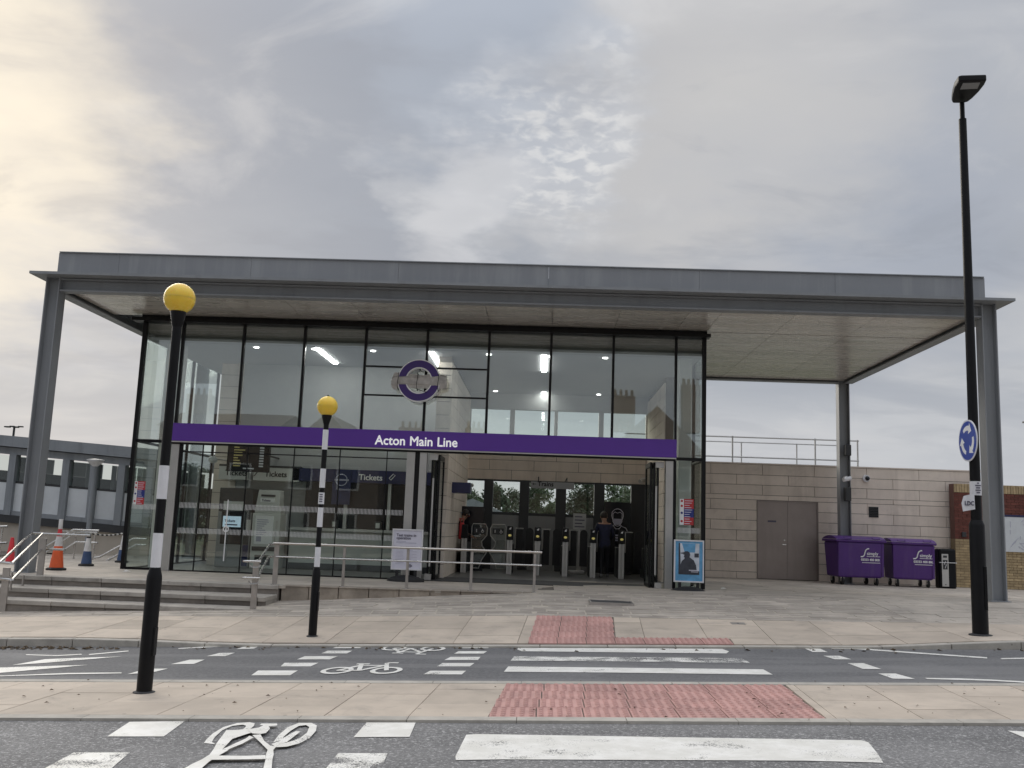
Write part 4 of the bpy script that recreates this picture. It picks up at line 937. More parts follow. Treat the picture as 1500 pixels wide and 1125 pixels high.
# ---- cones and chain
def cone(px, py, ptop, cols, base, label, cat='traffic cone', sq=1., Y=None):
    p = onZ(px, py, FZ) if Y is None else onY(px, py, Y); p.z = FZ; hgt = onY(px, ptop, p.y).z - FZ
    t = thing('traffic_cone', p, label, cat, 'cones on the apron')
    r = hgt * .165; s = r * 1.5
    MB().lathe([(s * .98, .0), (s, .02), (s * .97, .04), (r * 1.05, .055)], p, 8).build('base', base, t, bevel=.006)
    R_ = lambda f: r * (1 - f) + .035 * f
    for m, a, c in cols: MB().lathe([(R_(a), .05 + (hgt - .05) * a), (R_(c), .05 + (hgt - .05) * c)], p, 20).build('band', m, t, smooth=True)
    return p, hgt, t
p1, h1, t1 = cone(82, 835, 774, (('cone_orange', 0, .55), ('cone_white', .55, .8), ('cone_red', .8, 1)), 'black_rubber', 'orange traffic cone with a white sleeve sign on its tip')
MB().lathe([(.04, h1 - .01), (.042, h1 + .0), (.04, h1 + .18), (.036, h1 + .19)], p1, 10).build('tip_sleeve', 'cone_white', t1, smooth=True)
p2, h2, t2 = cone(126, 829, 782, (('cone_blue', 0, .42), ('cone_white', .42, .86), ('black_rubber', .86, 1)), 'black_rubber', 'white and blue cone with a black chain top standing clear of the glass')
p3, h3, t3 = cone(178, 824, 782, (('cone_blue', 0, .40), ('cone_white', .40, .95), ('black_rubber', .95, 1)), 'black_rubber', 'white and blue cone touching the glass corner frame')
cone(14, 826, 787, (('cone_red', 0, .98), ('cone_red', .98, 1)), 'black_rubber', 'all red cone behind the grey column')
ch = thing('chain', (p2.x, p2.y, p2.z + h2), 'black and white plastic chain hung between the two blue and white cones', 'chain')
A, B_ = Vector((p2.x, p2.y, p2.z + h2 + .02)), Vector((p3.x, p3.y, p3.z + h3 + .02))
for k in range(16):
    f0, f1 = k / 16, (k + 1) / 16; sag = lambda f: Vector((0, 0, -.05 * 4 * f * (1 - f)))
    MB().tube([A.lerp(B_, f0) + sag(f0), A.lerp(B_, f1) + sag(f1)], .018, 6).build('chain_link', 'black_rubber' if k % 2 else 'cone_white', ch)
tp_ = thing('barrier_tape', (p1.x, p1.y, p1.z + h1 * .93), 'thin pale tape running from the orange cone to the blue and white cone', 'tape')
b = MB(); A, B_ = Vector((p1.x, p1.y, p1.z + h1 * .93)), Vector((p2.x, p2.y, p2.z + h2)); b.add([A, B_, B_ + Vector((0, .004, .035)), A + Vector((0, .004, .035)), A + Vector((0, .005, 0)), B_ + Vector((0, .005, 0)), B_ + Vector((0, .009, .035)), A + Vector((0, .009, .035))], [(0, 1, 2, 3), (7, 6, 5, 4), (0, 4, 5, 1), (3, 2, 6, 7)]); b.build('tape', 'cone_white', tp_)
# ---- covered walkway behind on the left, climbing to the left at one in seventeen
VY = 27.5
lineL = lambda y0, y1: (onY(0, y0, VY), onY(190, y1, VY))
def zl(y0, y1):
    a, c = lineL(y0, y1); s = (c.z - a.z) / (c.x - a.x); return lambda x: a.z + s * (x - a.x)
ztopW, zf1, zw1, zw0, zp0, zb1, zb0 = zl(637.5, 655), zl(653, 671), zl(664, 682), zl(705, 722), zl(745, 763), zl(753, 771), zl(764, 783)
wk = thing('covered_walkway', (-13, VY, FZ), 'grey covered walkway with a window band over white panels, behind the left column', 'walkway')
def strip(name, m, x0, x1, fa, fb, y0, y1, par=wk): return MB().hexa([(x0, y0, fa(x0)), (x1, y0, fa(x1)), (x1, y1, fa(x1)), (x0, y1, fa(x0))], [(x0, y0, fb(x0)), (x1, y0, fb(x1)), (x1, y1, fb(x1)), (x0, y1, fb(x0))]).build(name, m, par)
X0, X1 = -20, -8.6
strip('roof', 'walk_grey', X0, X1, zf1, ztopW, VY - .25, VY + 2.6); strip('fascia', 'walk_grey', X0, X1, zw1, lambda x: zf1(x) - .02, VY - .1, VY + .1); strip('base_beam', 'int_dark', X0, X1, zb0, zb1, VY - .12, VY + 2.4); strip('base_trim', 'walk_grey', X0, X1, lambda x: zb1(x) + .002, lambda x: zb1(x) + .12, VY - .08, VY + .1)
px = [onY(p, 700, VY).x for p in (-62, -20, 19, 58, 98, 139, 180, 221, 262)]
for i, x in enumerate(px): strip('post', 'walk_grey', x - .10, x + .10, zb1, lambda x: zw1(x) - .0, VY - .14, VY + .12)
for x in px: strip('rear_post', 'walk_grey', x + .3, x + .42, zb1, zw1, VY + 2.2, VY + 2.3)
for a, c in zip(px[:-1], px[1:]):
    strip('window', 'glass_low', a + .11, c - .11, lambda x: zw0(x) + .05, lambda x: zw1(x) - .03, VY, VY + .012); strip('window_sill', 'int_dark', a + .105, c - .105, lambda x: zw0(x) - .01, lambda x: zw0(x) + .045, VY - .03, VY + .03)
    strip('white_panel', 'walk_panel', a + .105, c - .105, lambda x: zb1(x) + .125, lambda x: zw0(x) - .015, VY - .02, VY + .02)
strip('rear_panel', 'int_dark', X0, X1, zb1, lambda x: zw0(x) + .35, VY + 2.31, VY + 2.36)
for i, x in enumerate(px): strip('rear_screen', 'int_grey' if i % 3 else 'int_dark', x + .42, x + (.75 if i % 2 else 1.02), lambda x: zw0(x) + .352, zw1, VY + 2.31, VY + 2.36)
strip('ceiling', 'int_dark', X0, X1, lambda x: zf1(x) - .15, lambda x: zf1(x) - .02, VY + .12, VY + 2.5)
rwall = tag(MB().hexa([(X0, VY - .02, -.6), (-8.4, VY - .02, -.6), (-8.4, VY + .3, -.6), (X0, VY + .3, -.6)], [(X0, VY - .02, zb0(X0) - .003), (-8.4, VY - .02, zb0(-8.4) - .003), (-8.4, VY + .3, zb0(-8.4) - .003), (X0, VY + .3, zb0(X0) - .003)]).build('retaining_wall', 'render_wall'), 'plain tan rendered wall below the covered walkway', 'wall')
rr = thing('ramp_rails', (-11.5, 23.5, FZ), 'set of sloping stainless handrails in front of the tan rendered wall', 'railing')
for pts in (((62, 804), (108, 776), (145, 776)), ((64, 812), (112, 779), (143, 779)), ((62, 826), (112, 794), (143, 794)), ((138, 817), (146, 816), (196, 789), (215, 789)), ((150, 825), (200, 798), (214, 798)), ((-14, 772), (8, 771), (11, 771)), ((-14, 796), (9, 795), (10, 795))):
    P_ = [onY(*p, 24.2) for p in pts]; P_[-1].z = P_[-2].z + .0; rail(rr, P_, .026)
for p, q in (((112, 776), (112, 822)), ((140, 776), (140, 820)), ((80, 792), (80, 826)), ((175, 802), (175, 828)), ((4, 771), (4, 828))): a, c = onY(*p, 24.25), onY(*q, 24.25); MB().cyl((a.x, 24.25, FZ - .05), (a.x, 24.25, a.z), .022, n=8).build('post', 'stainless', rr, smooth=True)
a = onY(140, 676, 26.3); ml = thing('lamp_post', (a.x, 26.3, FZ), 'slim grey lamp post with a white saucer lamp before the covered walkway', 'lamp post')
MB().cyl((a.x, 26.3, FZ - .02), (a.x, 26.3, a.z - .1), .075, .06, 14).build('pole', 'walk_grey', ml, smooth=True)
MB().lathe([(.03, -.22), (.06, -.14), (.16, -.06), (.22, 0), (.215, .02)], (a.x, 26.3, a.z), 20).build('diffuser', 'white_paint', ml, smooth=True); MB().lathe([(.24, .02), (.23, .05), (.05, .075)], (a.x, 26.3, a.z), 20).build('cap', 'alu', ml, smooth=True)
for (px_, py_, Y, lab, nh) in ((21, 626, 70, 'distant mast lamp with four flat heads above the covered walkway', 4), (1503, 619, 55, 'distant lamp with one flat head beyond the brick wall', 1)):
    a = onY(px_, py_, Y); dl = thing('mast_lamp', (a.x, Y, -1), lab, 'lamp')
    MB().cyl((a.x, Y, -1.2), (a.x, Y, a.z), .12, .08, 8).build('mast', 'int_dark', dl)
    for k in range(nh): dx = (-.48 + .32 * k) * (1 if nh > 1 else 0); MB().box(a.x + dx * 1.0 - .17, a.x + dx + .17, Y - .25 + .15 * (k % 2), Y + .1, a.z - .03 + .05 * (k % 2), a.z + .06 + .05 * (k % 2)).build('lamp_head', 'int_dark', dl)

# ================================================================== STREET FURNITURE
def beacon(px, py, plane, bands, pole_r, sl_r, label, ys, gl, sticker=None):
    p = plane(px, py); z = lambda y, x=px: onY(x, y, p.y).z
    t = thing('zebra_beacon', p, label, 'beacon', 'crossing beacons')
    zsl0, zsl1, zcol0, zcol1 = z(ys[0]), z(ys[1]), z(ys[2]), z(ys[3])
    b = MB().lathe([(sl_r, -.05), (sl_r, zsl0 - p.z - .03), (sl_r * .97, zsl0 - p.z), (pole_r * 1.05, zsl1 - p.z)], p, 20).build('base_sleeve', 'black_paint', t, smooth=True)
    MB().lathe([(sl_r * 1.45, -.03), (sl_r * 1.4, .006), (sl_r * 1.05, .014)], p, 18).build('contact_disc', 'mat_floor', t)  # added flat dark disc, stands in for contact shade round the sleeve
    MB().box(p.x + sl_r * .75, p.x + sl_r * 1.02, p.y - .05, p.y + .03, p.z + .35, p.z + .62).build('access_door', 'black_paint', b, bevel=.005)
    MB().cyl((p.x, p.y, zsl1 - .01), (p.x, p.y, zcol0 + .02), pole_r, n=20).build('pole', 'black_paint', t, smooth=True)
    for a, c in bands: MB().cyl((p.x, p.y, z(c)), (p.x, p.y, z(a)), pole_r + .003, n=20).build('white_band', 'white_paint', t, smooth=True)
    gr_, gz = gl; gz = z(gz)
    MB().lathe([(pole_r * .98, 0), (pole_r * 1.15, .02), (gr_ * .48, zcol1 - zcol0 - .02), (gr_ * .50, zcol1 - zcol0 + .02)], (p.x, p.y, zcol0), 20).build('collar', 'black_paint', t, smooth=True)
    g = MB().sphere((p.x, p.y, gz), gr_, 32).build('globe', 'globe', t, smooth=True)
    MB().lathe([(gr_ * 1.002, -.004), (gr_ * 1.008, -.002), (gr_ * 1.008, .002), (gr_ * 1.002, .004)], (p.x, p.y, gz), 32).build('seam', 'globe', g)
    MB().cyl((p.x, p.y, gz + gr_ - .008), (p.x, p.y, gz + gr_ + .018), .022, .012, 10).build('finial', 'black_paint', g)
    if sticker:
        za, zb = z(sticker[0]), z(sticker[1]); s = MB()
        s.cyl((p.x, p.y, zb), (p.x, p.y, za), pole_r + .0045, n=20); s = s.build('label', 'white_paint', t, smooth=True)
        b = MB()
        for k in range(4): b.box(p.x - .02, p.x + .025, p.y - pole_r - .007, p.y - pole_r * .7, zb + (za - zb) * (.18 + .2 * k), zb + (za - zb) * (.27 + .2 * k))
        b.build('label_print', 'print', s)
    return p
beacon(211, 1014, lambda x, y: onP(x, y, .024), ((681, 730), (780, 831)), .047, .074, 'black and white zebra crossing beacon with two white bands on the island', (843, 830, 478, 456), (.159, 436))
def pf(x, y): p = onF(x, y); return p
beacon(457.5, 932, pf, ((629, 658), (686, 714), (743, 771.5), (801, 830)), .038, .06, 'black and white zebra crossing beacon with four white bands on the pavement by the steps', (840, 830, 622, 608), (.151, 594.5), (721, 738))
# ---- street lamp column with roundabout sign
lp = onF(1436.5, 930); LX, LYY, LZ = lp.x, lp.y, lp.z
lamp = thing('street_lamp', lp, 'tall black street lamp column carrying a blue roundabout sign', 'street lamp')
zz_ = lambda y, x=1432: onY(x, y, LYY).z
b = MB().lathe([(.108, -.05), (.105, zz_(768) - LZ - .02), (.10, zz_(768) - LZ), (.078, zz_(762) - LZ)], lp, 20).build('base_sleeve', 'black_paint', lamp, smooth=True)
MB().box(LX + .03, LX + .07, LYY - .112, LYY - .09, LZ + .35, LZ + .95).build('access_door', 'black_paint', b, bevel=.004)
MB().lathe([(.16, -.04), (.155, .006), (.112, .016)], lp, 18).build('contact_disc', 'mat_floor', lamp)  # dark disc added under the column in place of contact shade
ztl = onY(1407.5, 152, LYY).z
MB().cyl((LX, LYY, zz_(764)), (LX, LYY, ztl - .25), .075, .056, 18).build('pole', 'black_paint', lamp, smooth=True)
MB().cyl((LX, LYY, ztl - .26), (LX, LYY, ztl + .02), .036, n=12).build('spigot', 'black_paint', lamp, smooth=True)
hz = ztl + .05
zh = [(1394, 148), (1395.2, 139), (1398, 129), (1404, 120), (1409, 119), (1445.5, 118), (1442, 125), (1434, 135), (1425, 144), (1418, 149.5), (1411, 151.5), (1395.5, 151.5)]
hp_ = [onZ(x, y, hz) for x, y in zh]
hd = MB().prism([(v.x, v.y, hz) for v in hp_], (0, 0, .10)).build('lamp_head', 'black_paint', lamp, bevel=.02)
lq = [onZ(*p, hz - .004) for p in zm(((390, 410), (860, 395), (780, 560), (305, 580)), 18.75, 1390, 100)]
MB().prism([(v.x, v.y, hz - .006) for v in lq], (0, 0, .012)).build('led_panel', 'int_grey', hd)
# disc sign, facing the traffic from the left
sgc = onY(1417.5, 645.5, LYY - .13); sn = Vector((-sin(R(90)), -cos(R(90)), 0)); su = Vector((0, 0, 1)).cross(sn) * -1; su = Vector((-sn.y, sn.x, 0)); sr_ = .30
su = Vector((cos(R(90)), -sin(R(90)), 0))
rs = thing('roundabout_sign', sgc, 'round blue sign with three white curved arrows on the street lamp', 'road sign')
D3 = lambda r, a, d: sgc + su * (r * cos(a)) + Vector((0, 0, r * sin(a))) + sn * d
def disc(r, d0, d1, m, par, name, n=40):
    b = MB(); b.add([D3(r, t, d0) for t in rng(0, 2 * pi, n)[:n]] + [D3(r, t, d1) for t in rng(0, 2 * pi, n)[:n]], [tuple(range(n)), tuple(range(n, 2 * n))] + [(i, (i + 1) % n, n + (i + 1) % n, n + i) for i in range(n)])
    return b.build(name, m, par)
dsc = disc(sr_, -.012, 0, 'white_paint', rs, 'plate'); disc(sr_ * .93, .0, .003, 'sign_blue', dsc, 'blue_face')
for k in range(3):
    a0 = pi / 2 + .75 - k * 2 * pi / 3; b = MB(); n = 10
    for i in range(n):
        t0, t1 = a0 - 1.05 * i / n, a0 - 1.05 * (i + 1) / n; w0, w1 = .026 + .012 * i / n, .026 + .012 * (i + 1) / n
        b.poly([D3(sr_ * .6 - w0, t0, .0045), D3(sr_ * .6 + w0, t0, .0045), D3(sr_ * .6 + w1, t1, .0045), D3(sr_ * .6 - w1, t1, .0045)])
    te = a0 - 1.05; b.poly([D3(sr_ * .6 - .085, te + .02, .0046), D3(sr_ * .6 + .085, te + .02, .0046), D3(sr_ * .62, te - .5, .0046)]); b.build('arrow', 'white_letter', dsc)
for dz in (-.14, .14): MB().cyl(sgc + Vector((0, 0, dz)) - sn * .012, Vector((LX, LYY, sgc.z + dz)), .022, n=8).build('clip', 'black_paint', rs)
b_ = onY(1428.5, 715, LYY - .09)
nt = thing('notice', (LX, LYY, b_.z), 'small white printed notice wrapped on the street lamp under the round sign', 'notice')
MB().cyl((LX, LYY, b_.z - .10), (LX, LYY, b_.z + .10), .0785, n=20).build('sheet', 'white_paint', nt, smooth=True)
b = MB()
for k, w in enumerate((.05, .075, .06, .08, .03)): b.box(LX - w / 2 + .005, LX + w / 2, LYY - .086, LYY - .07, b_.z - .07 + .034 * k, b_.z - .055 + .034 * k)
b.build('print', 'print', nt)
b_ = onY(1420.5, 737, LYY - .1)
ld = thing('arrow_sign', b_, 'small white angled sign lettered LDC on the street lamp', 'sign')
MB().prism([b_ + Vector((-.085, .03, -.12)), b_ + Vector((.065, -.02, -.085)), b_ + Vector((.06, -.02, .14)), b_ + Vector((-.07, .03, .10)), b_ + Vector((-.10, .035, .0))], (.004, .012, 0)).build('plate', 'white_paint', ld)
text('lettering', 'LDC', .085, 'print', ld, b_ + Vector((-.065, .016, -.03)), rot=(pi / 2, 0, R(-17)), bold=.03, sx=.75)
# ---- wheeled bins
def bin_(x, y, w, d, h, label, rot=0.):
    t = thing('wheeled_bin', (x, y, FZ), label, 'bin', 'purple wheeled bins'); t.rotation_euler = (0, 0, rot)
    ORG[t.name] = Vector()
    tb, tt = .86, 1.
    q = lambda s, z, dy=0: [(-w / 2 * s, -d / 2 * s + dy, z), (w / 2 * s, -d / 2 * s + dy, z), (w / 2 * s, d / 2 * s + dy, z), (-w / 2 * s, d / 2 * s + dy, z)]
    bd = MB().hexa(q(.91, .20), q(1, h - .16)).build('body', 'bin_purple', t, bevel=.05)
    for rx in (-.455, .455): MB().hexa([(rx * w - .03, -d / 2 * .915 - .012, .24), (rx * w + .03, -d / 2 * .915 - .012, .24), (rx * w + .03, -d / 2 * .915 + .02, .24), (rx * w - .03, -d / 2 * .915 + .02, .24)], [(rx * w - .03, -d / 2 - .012, h - .18), (rx * w + .03, -d / 2 - .012, h - .18), (rx * w + .03, -d / 2 + .02, h - .18), (rx * w - .03, -d / 2 + .02, h - .18)]).build('rib', 'bin_purple', bd)
    MB().hexa(q(1.06, h - .165), q(1.065, h - .10)).build('rim', 'bin_purple', t, bevel=.02)
    b = MB(); n = 8; vs = []
    for i in range(n + 1):
        f = i / n; yy = -d / 2 * 1.05 + d * 1.05 * f; zt = h - .10 + .10 * sin(pi * f) ** .7 if 0 < f < 1 else h - .095
        vs += [(-w / 2 * 1.04, yy, zt), (w / 2 * 1.04, yy, zt)]
    b.add(vs, [(2 * i, 2 * i + 1, 2 * i + 3, 2 * i + 2) for i in range(n)]); b.add([vs[2 * i] for i in range(n + 1)], [tuple(range(n + 1))]); b.add([vs[2 * i + 1] for i in range(n + 1)][::-1], [tuple(range(n + 1))])
    ld_ = b.build('lid', 'bin_purple', t)
    for sx_ in (-1, 1): MB().tube([(sx_ * w * .3 - .1, -d / 2 * 1.05, h - .05), (sx_ * w * .3 - .1, -d / 2 * 1.05 - .04, h - .07), (sx_ * w * .3 + .1, -d / 2 * 1.05 - .04, h - .07), (sx_ * w * .3 + .1, -d / 2 * 1.05, h - .05)], .015, 6).build('lid_handle', 'bin_purple', ld_)
    for sx_ in (-1, 1):
        for sy in (-1, 1):
            cx_, cy_ = sx_ * w * .36, sy * d * .33
            c = MB().cyl((cx_ - .025, cy_, .1), (cx_ + .025, cy_, .1), .1, n=16).build('castor', 'black_rubber', t, smooth=True)
            MB().box(cx_ - .045, cx_ - .028, cy_ - .04, cy_ + .04, .08, .22).box(cx_ + .028, cx_ + .045, cy_ - .04, cy_ + .04, .08, .22).build('fork', 'stainless', c)
    fy = -d / 2 - .012                                       # print follows the sloping front
    dn = (1 - .91) * d / 2 / (h - .36)
    yo = lambda z: -d / 2 * (.91 + .09 * (z - .2) / (h - .36)) - .006
    sw_ = MB(); pts = [(-.02, .76), (.04, .765), (.08, .80), (.095, .87), (.12, .94), (.17, .975), (.21, .98)]
    sw_.tube([(.02 * w + u - .02, yo(z) - .0, z) for u, z in pts], .017, 6); sw_.build('swoosh', 'white_letter', bd)
    for s, sz, u, z, bo in (('simply', .125, .15, .81, .01), ('03333 400 800', .085, -.01, .655, .025)):
        text('lettering', s, sz, 'white_letter', bd, (.02 * w + u - .02, yo(z) - .004, z), rot=(pi / 2 - math.atan(dn), 0, 0), bold=bo)
    MB().box(.13 + .02 * w, .50 + .02 * w, yo(.775) - .004, yo(.775) + .01, .765, .778).box(0 + .02 * w, .50 + .02 * w, yo(.61) - .004, yo(.61) + .01, .598, .612).build('underline', 'white_letter', bd)
    return t
x = (onY(1233, 830, 26.5).x + onY(1298, 830, 26.5).x) / 2
bin_(x - .12, 26.95, 1.32, .95, 1.31, 'purple wheeled bin with white lettering beside the rear canopy column', R(6))
x = (onY(1309, 830, 26.5).x + onY(1362, 830, 26.5).x) / 2
bin_(x + .08, 26.95, 1.12, .98, 1.29, 'purple wheeled bin with white lettering beside the black cycle pump', R(-3))
# ---- cycle pump
a, c = onZ(1377, 860, FZ), onZ(1402, 861, FZ); Yp = min(a.y, 27.2); Yp = 26.6
a, c = onY(1377, 858, Yp), onY(1402, 858, Yp); zt = onY(1388, 804, Yp).z
cp = thing('cycle_pump', ((a.x + c.x) / 2, Yp, FZ), 'black cycle pump cabinet with a silver front panel between bin and brick wall', 'cycle pump')
MB().box(a.x, c.x, Yp, Yp + .35, FZ - .01, zt).build('cabinet', 'black_paint', cp, bevel=.05)
pn = MB().box(a.x + .06, a.x + .24, Yp - .012, Yp - .001, FZ + .05, zt - .14).build('front_panel', 'alu', cp, bevel=.01)
MB().box(a.x + .09, a.x + .21, Yp - .018, Yp - .0125, zt - .55, zt - .30).box(a.x + .10, a.x + .2, Yp - .018, Yp - .0125, zt - .24, zt - .18).cyl((a.x + .15, Yp - .018, FZ + .1), (a.x + .15, Yp - .0125, FZ + .1), .015).build('symbol', 'int_dark', pn)
b = MB(); b.tube([(a.x + .16, Yp - .02, zt - .33), (a.x + .12, Yp - .02, zt - .42), (a.x + .18, Yp - .02, zt - .42), (a.x + .14, Yp - .02, zt - .52)], .008, 5); b.build('cycle_mark', 'white_letter', pn); MB().cyl((a.x - .01, Yp - .02, zt - .37), (c.x + .005, Yp - .02, zt - .37), .008, n=6).build('hose_clip', 'white_letter', cp)
# ---- pavement sign boards
def aboard(px0, px1, py1, py0, pb, Y, label, poster):
    a, c = onY(px0, py0, Y), onY(px1, py1, Y); x0, x1 = onY(px0, (py0 + py1) / 2, Y).x, onY(px1, (py0 + py1) / 2, Y).x
    z0, z1 = onY((px0 + px1) / 2, py0, Y).z, onY((px0 + px1) / 2, py1, Y).z
    t = thing('sign_board', ((x0 + x1) / 2, Y, FZ), label, 'sign board'); xm = (x0 + x1) / 2; W = x1 - x0
    b = MB(); n = 20; prof = ((1.02, 0), (1.0, .04), (.72, .09), (.30, .125)); vs = []
    for s, z in prof: vs += [(xm + W * .60 * s * cos(t_) * (1 if abs(cos(t_)) < .8 else 1), Y + .30 * s * sin(t_), FZ + z) for t_ in rng(0, 2 * pi, n)[:n]]
    b.add(vs, [(i * n + k, i * n + (k + 1) % n, (i + 1) * n + (k + 1) % n, (i + 1) * n + k) for i in range(3) for k in range(n)] + [tuple(range(3 * n, 4 * n))])
    b.build('base', 'black_rubber', t, smooth=True)
    for sx_ in (-.3, .3): MB().box(xm + sx_ * W - .03, xm + sx_ * W + .03, Y - .015, Y + .015, FZ + .06, z0).build('spring_mount', 'black_rubber', t)
    f = .028
    fr = MB().box(x0, x1, Y - .03, Y + .03, z0, z0 + f).box(x0, x1, Y - .03, Y + .03, z1 - f, z1).box(x0, x0 + f, Y - .03, Y + .03, z0 + f, z1 - f).box(x1 - f, x1, Y - .03, Y + .03, z0 + f, z1 - f).build('frame', 'white_paint', t)
    poster(t, x0 + f, x1 - f, z0 + f, z1 - f, Y - .012)
def poster_a(t, x0, x1, z0, z1, y):
    w, h = x1 - x0, z1 - z0; s = MB().box(x0, x1, y, y + .01, z0, z1).build('poster', 'paper', t)
    text('lettering', 'Test trains in', .082, 'print', s, (x0 + .10 * w, y - .004, z0 + .84 * h), bold=.012, sx=.95); text('lettering', 'operation', .082, 'print', s, (x0 + .10 * w, y - .004, z0 + .765 * h), bold=.012, sx=.95)
    b = MB()
    for k, ww in enumerate((.35, .72)): b.box(x0 + .1 * w, x0 + (.1 + ww) * w, y - .004, y - .001, z0 + (.70 - .035 * k) * h, z0 + (.712 - .035 * k) * h)
    for k in range(13):
        for u0, u1 in ((.1, .1 + random.uniform(.25, .33)), (.55, .55 + random.uniform(.1, .33))): b.box(x0 + u0 * w, x0 + u1 * w, y - .004, y - .001, z0 + (.12 + .036 * k) * h, z0 + (.127 + .036 * k) * h)
    b.build('small_print', 'print_pale', s)
    b = MB(); c = (x0 + .63 * w, z0 + .075 * h); b.box(c[0] - .045, c[0] + .045, y - .005, y - .001, c[1] - .008, c[1] + .008)
    b.tube([(c[0] + .028 * cos(q), y - .003, c[1] + .028 * sin(q)) for q in rng(0, 2 * pi, 14)], .006, 4); b.build('roundel_mark', 'print', s)
def poster_b(t, x0, x1, z0, z1, y):
    w, h = x1 - x0, z1 - z0; s = MB().box(x0, x1, y, y + .01, z0, z1).build('poster', 'poster_blue', t)
    P = lambda u, v, d: (x0 + u * w, y - d, z0 + v * h)
    def pg(name, m, pts, d): b = MB(); b.prism([P(u, v, d) for u, v in pts], (0, .0015, 0)); b.build(name, m, s)
    pg('picture', 'poster_pale', ((.12, .16), (.88, .16), (.88, .95), (.12, .95)), .003)
    pg('picture_sky', 'poster_blue', ((.34, .72), (.72, .72), (.74, .945), (.24, .945)), .005)
    pg('picture_window', 'poster_dark', ((.12, .16), (.2, .16), (.19, .6), (.17, .95), (.12, .95)), .005); pg('picture_seat', 'poster_dark', ((.12, .16), (.88, .16), (.88, .25), (.5, .27), (.12, .34)), .006)
    pg('figure', 'poster_dark', ((.16, .2), (.80, .2), (.76, .40), (.68, .52), (.56, .58), (.52, .60), (.545, .66), (.52, .72), (.45, .75), (.36, .745), (.31, .72), (.19, .70), (.20, .685), (.30, .68), (.285, .63), (.31, .60), (.34, .585), (.33, .55), (.24, .50), (.18, .38)), .0075)
    pg('headphones', 'poster_pale', ((.25, .60), (.31, .60), (.33, .66), (.27, .66)), .009); pg('picture_sign', 'poster_dark', ((.70, .6), (.86, .6), (.86, .7), (.70, .7)), .008)
    b = MB(); b.box(x0 + .5 * w, x0 + .84 * w, y - .01, y - .007, z0 + .26 * h, z0 + .28 * h).box(x0 + .58 * w, x0 + .84 * w, y - .01, y - .007, z0 + .225 * h, z0 + .24 * h); b.build('print', 'paper', s)
aboard(574, 619, 775, 835, 845, 20.35, 'pavement sign board with a white printed notice about test trains', poster_a)
aboard(987, 1031, 791, 853, 868, 20.2, 'pavement sign board with a blue picture poster on a black base', poster_b)

# ================================================================== INSIDE THE STATION
# ---- ticket gates
GYY = 24.9; gfl = FZ + .004
gx = [onY(p, 835, GYY).x for p in (678, 745, 786, 827, 868, 910, 950)]
gl_ = ['ticket gate post left of the wide gate', 'ticket gate post right of the wide gate', 'second ticket gate post right of the wide gate', 'ticket gate post beside the small standing notice', 'ticket gate post just left of the person in navy', 'ticket gate post just right of the person in navy', 'ticket gate post beside the folded doors']
for i, x in enumerate(gx):
    t = thing('ticket_gate', (x, GYY, gfl), gl_[i], 'ticket gate', 'ticket gates')
    b = MB().box(x - .07, x - .012, GYY, GYY + .13, gfl, 1.28).box(x + .012, x + .07, GYY, GYY + .13, gfl, 1.28).box(x - .012, x + .012, GYY + .02, GYY + .12, gfl, 1.27); b.build('front_post', 'alu', t, bevel=.006)
    MB().box(x - .085, x + .085, GYY + .131, GYY + 1.35, gfl, 1.18).build('cabinet', 'int_dark', t, bevel=.02)
    hd_ = MB().hexa([(x - .09, GYY - .03, 1.282), (x + .09, GYY - .03, 1.282), (x + .09, GYY + .2, 1.282), (x - .09, GYY + .2, 1.282)], [(x - .075, GYY + .04, 1.63), (x + .075, GYY + .04, 1.63), (x + .075, GYY + .2, 1.63), (x - .075, GYY + .2, 1.63)]).build('reader_head', 'black_paint', t, bevel=.012)
    if i:
        MB().sphere((x, GYY - .005, 1.39), .045, 12, (1, .35, .75)).build('reader_pad', 'yellow_reader', hd_, smooth=True)
        MB().prism([(x - .03, GYY + .012, 1.55), (x + .02, GYY + .012, 1.54), (x + .035, GYY + .012, 1.60), (x - .005, GYY + .012, 1.585)], (0, .01, 0)).build('arrow', 'white_letter', hd_)
def paddle(x, w, z0, z1, y):
    n = 10; r = w / 2; pts = [(x - r, y, z0), (x + r, y, z0)] + [(x + r * cos(t), y, z1 - r + r * sin(t)) for t in rng(0, pi, n)]
    return MB().prism(pts, (0, .04, 0))
for i in range(1, 6):
    a, c = gx[i], gx[i + 1]; t = thing('gate_flaps', ((a + c) / 2, GYY + .7, gfl), 'pair of black gate flaps ' + ['beside the wide gate', 'in the second aisle from the wide gate', 'in the aisle by the small standing notice', 'in the aisle where the person in navy stands', 'in the aisle by the folded doors'][i - 1], 'gate flaps', 'gate flaps')
    for s in (.30, .70): paddle(a + (c - a) * s, .20, FZ + .25, 1.60, GYY + .7).build('flap', 'black_rubber', t)
    MB().tube([(a + .1, GYY + .5, 1.58), ((a + c) / 2 - .02, GYY + .5, 1.58)], .016, 6).tube([(a + .13, GYY + .5, 1.58), (a + .13, GYY + .5, 1.05)], .016, 6).build('flap_frame', 'alu_post', t)
a, c = gx[0], gx[1]; t = thing('wide_gate', ((a + c) / 2, GYY + .7, gfl), 'wide gate of two clear panels with pale curved outlines', 'ticket gate')
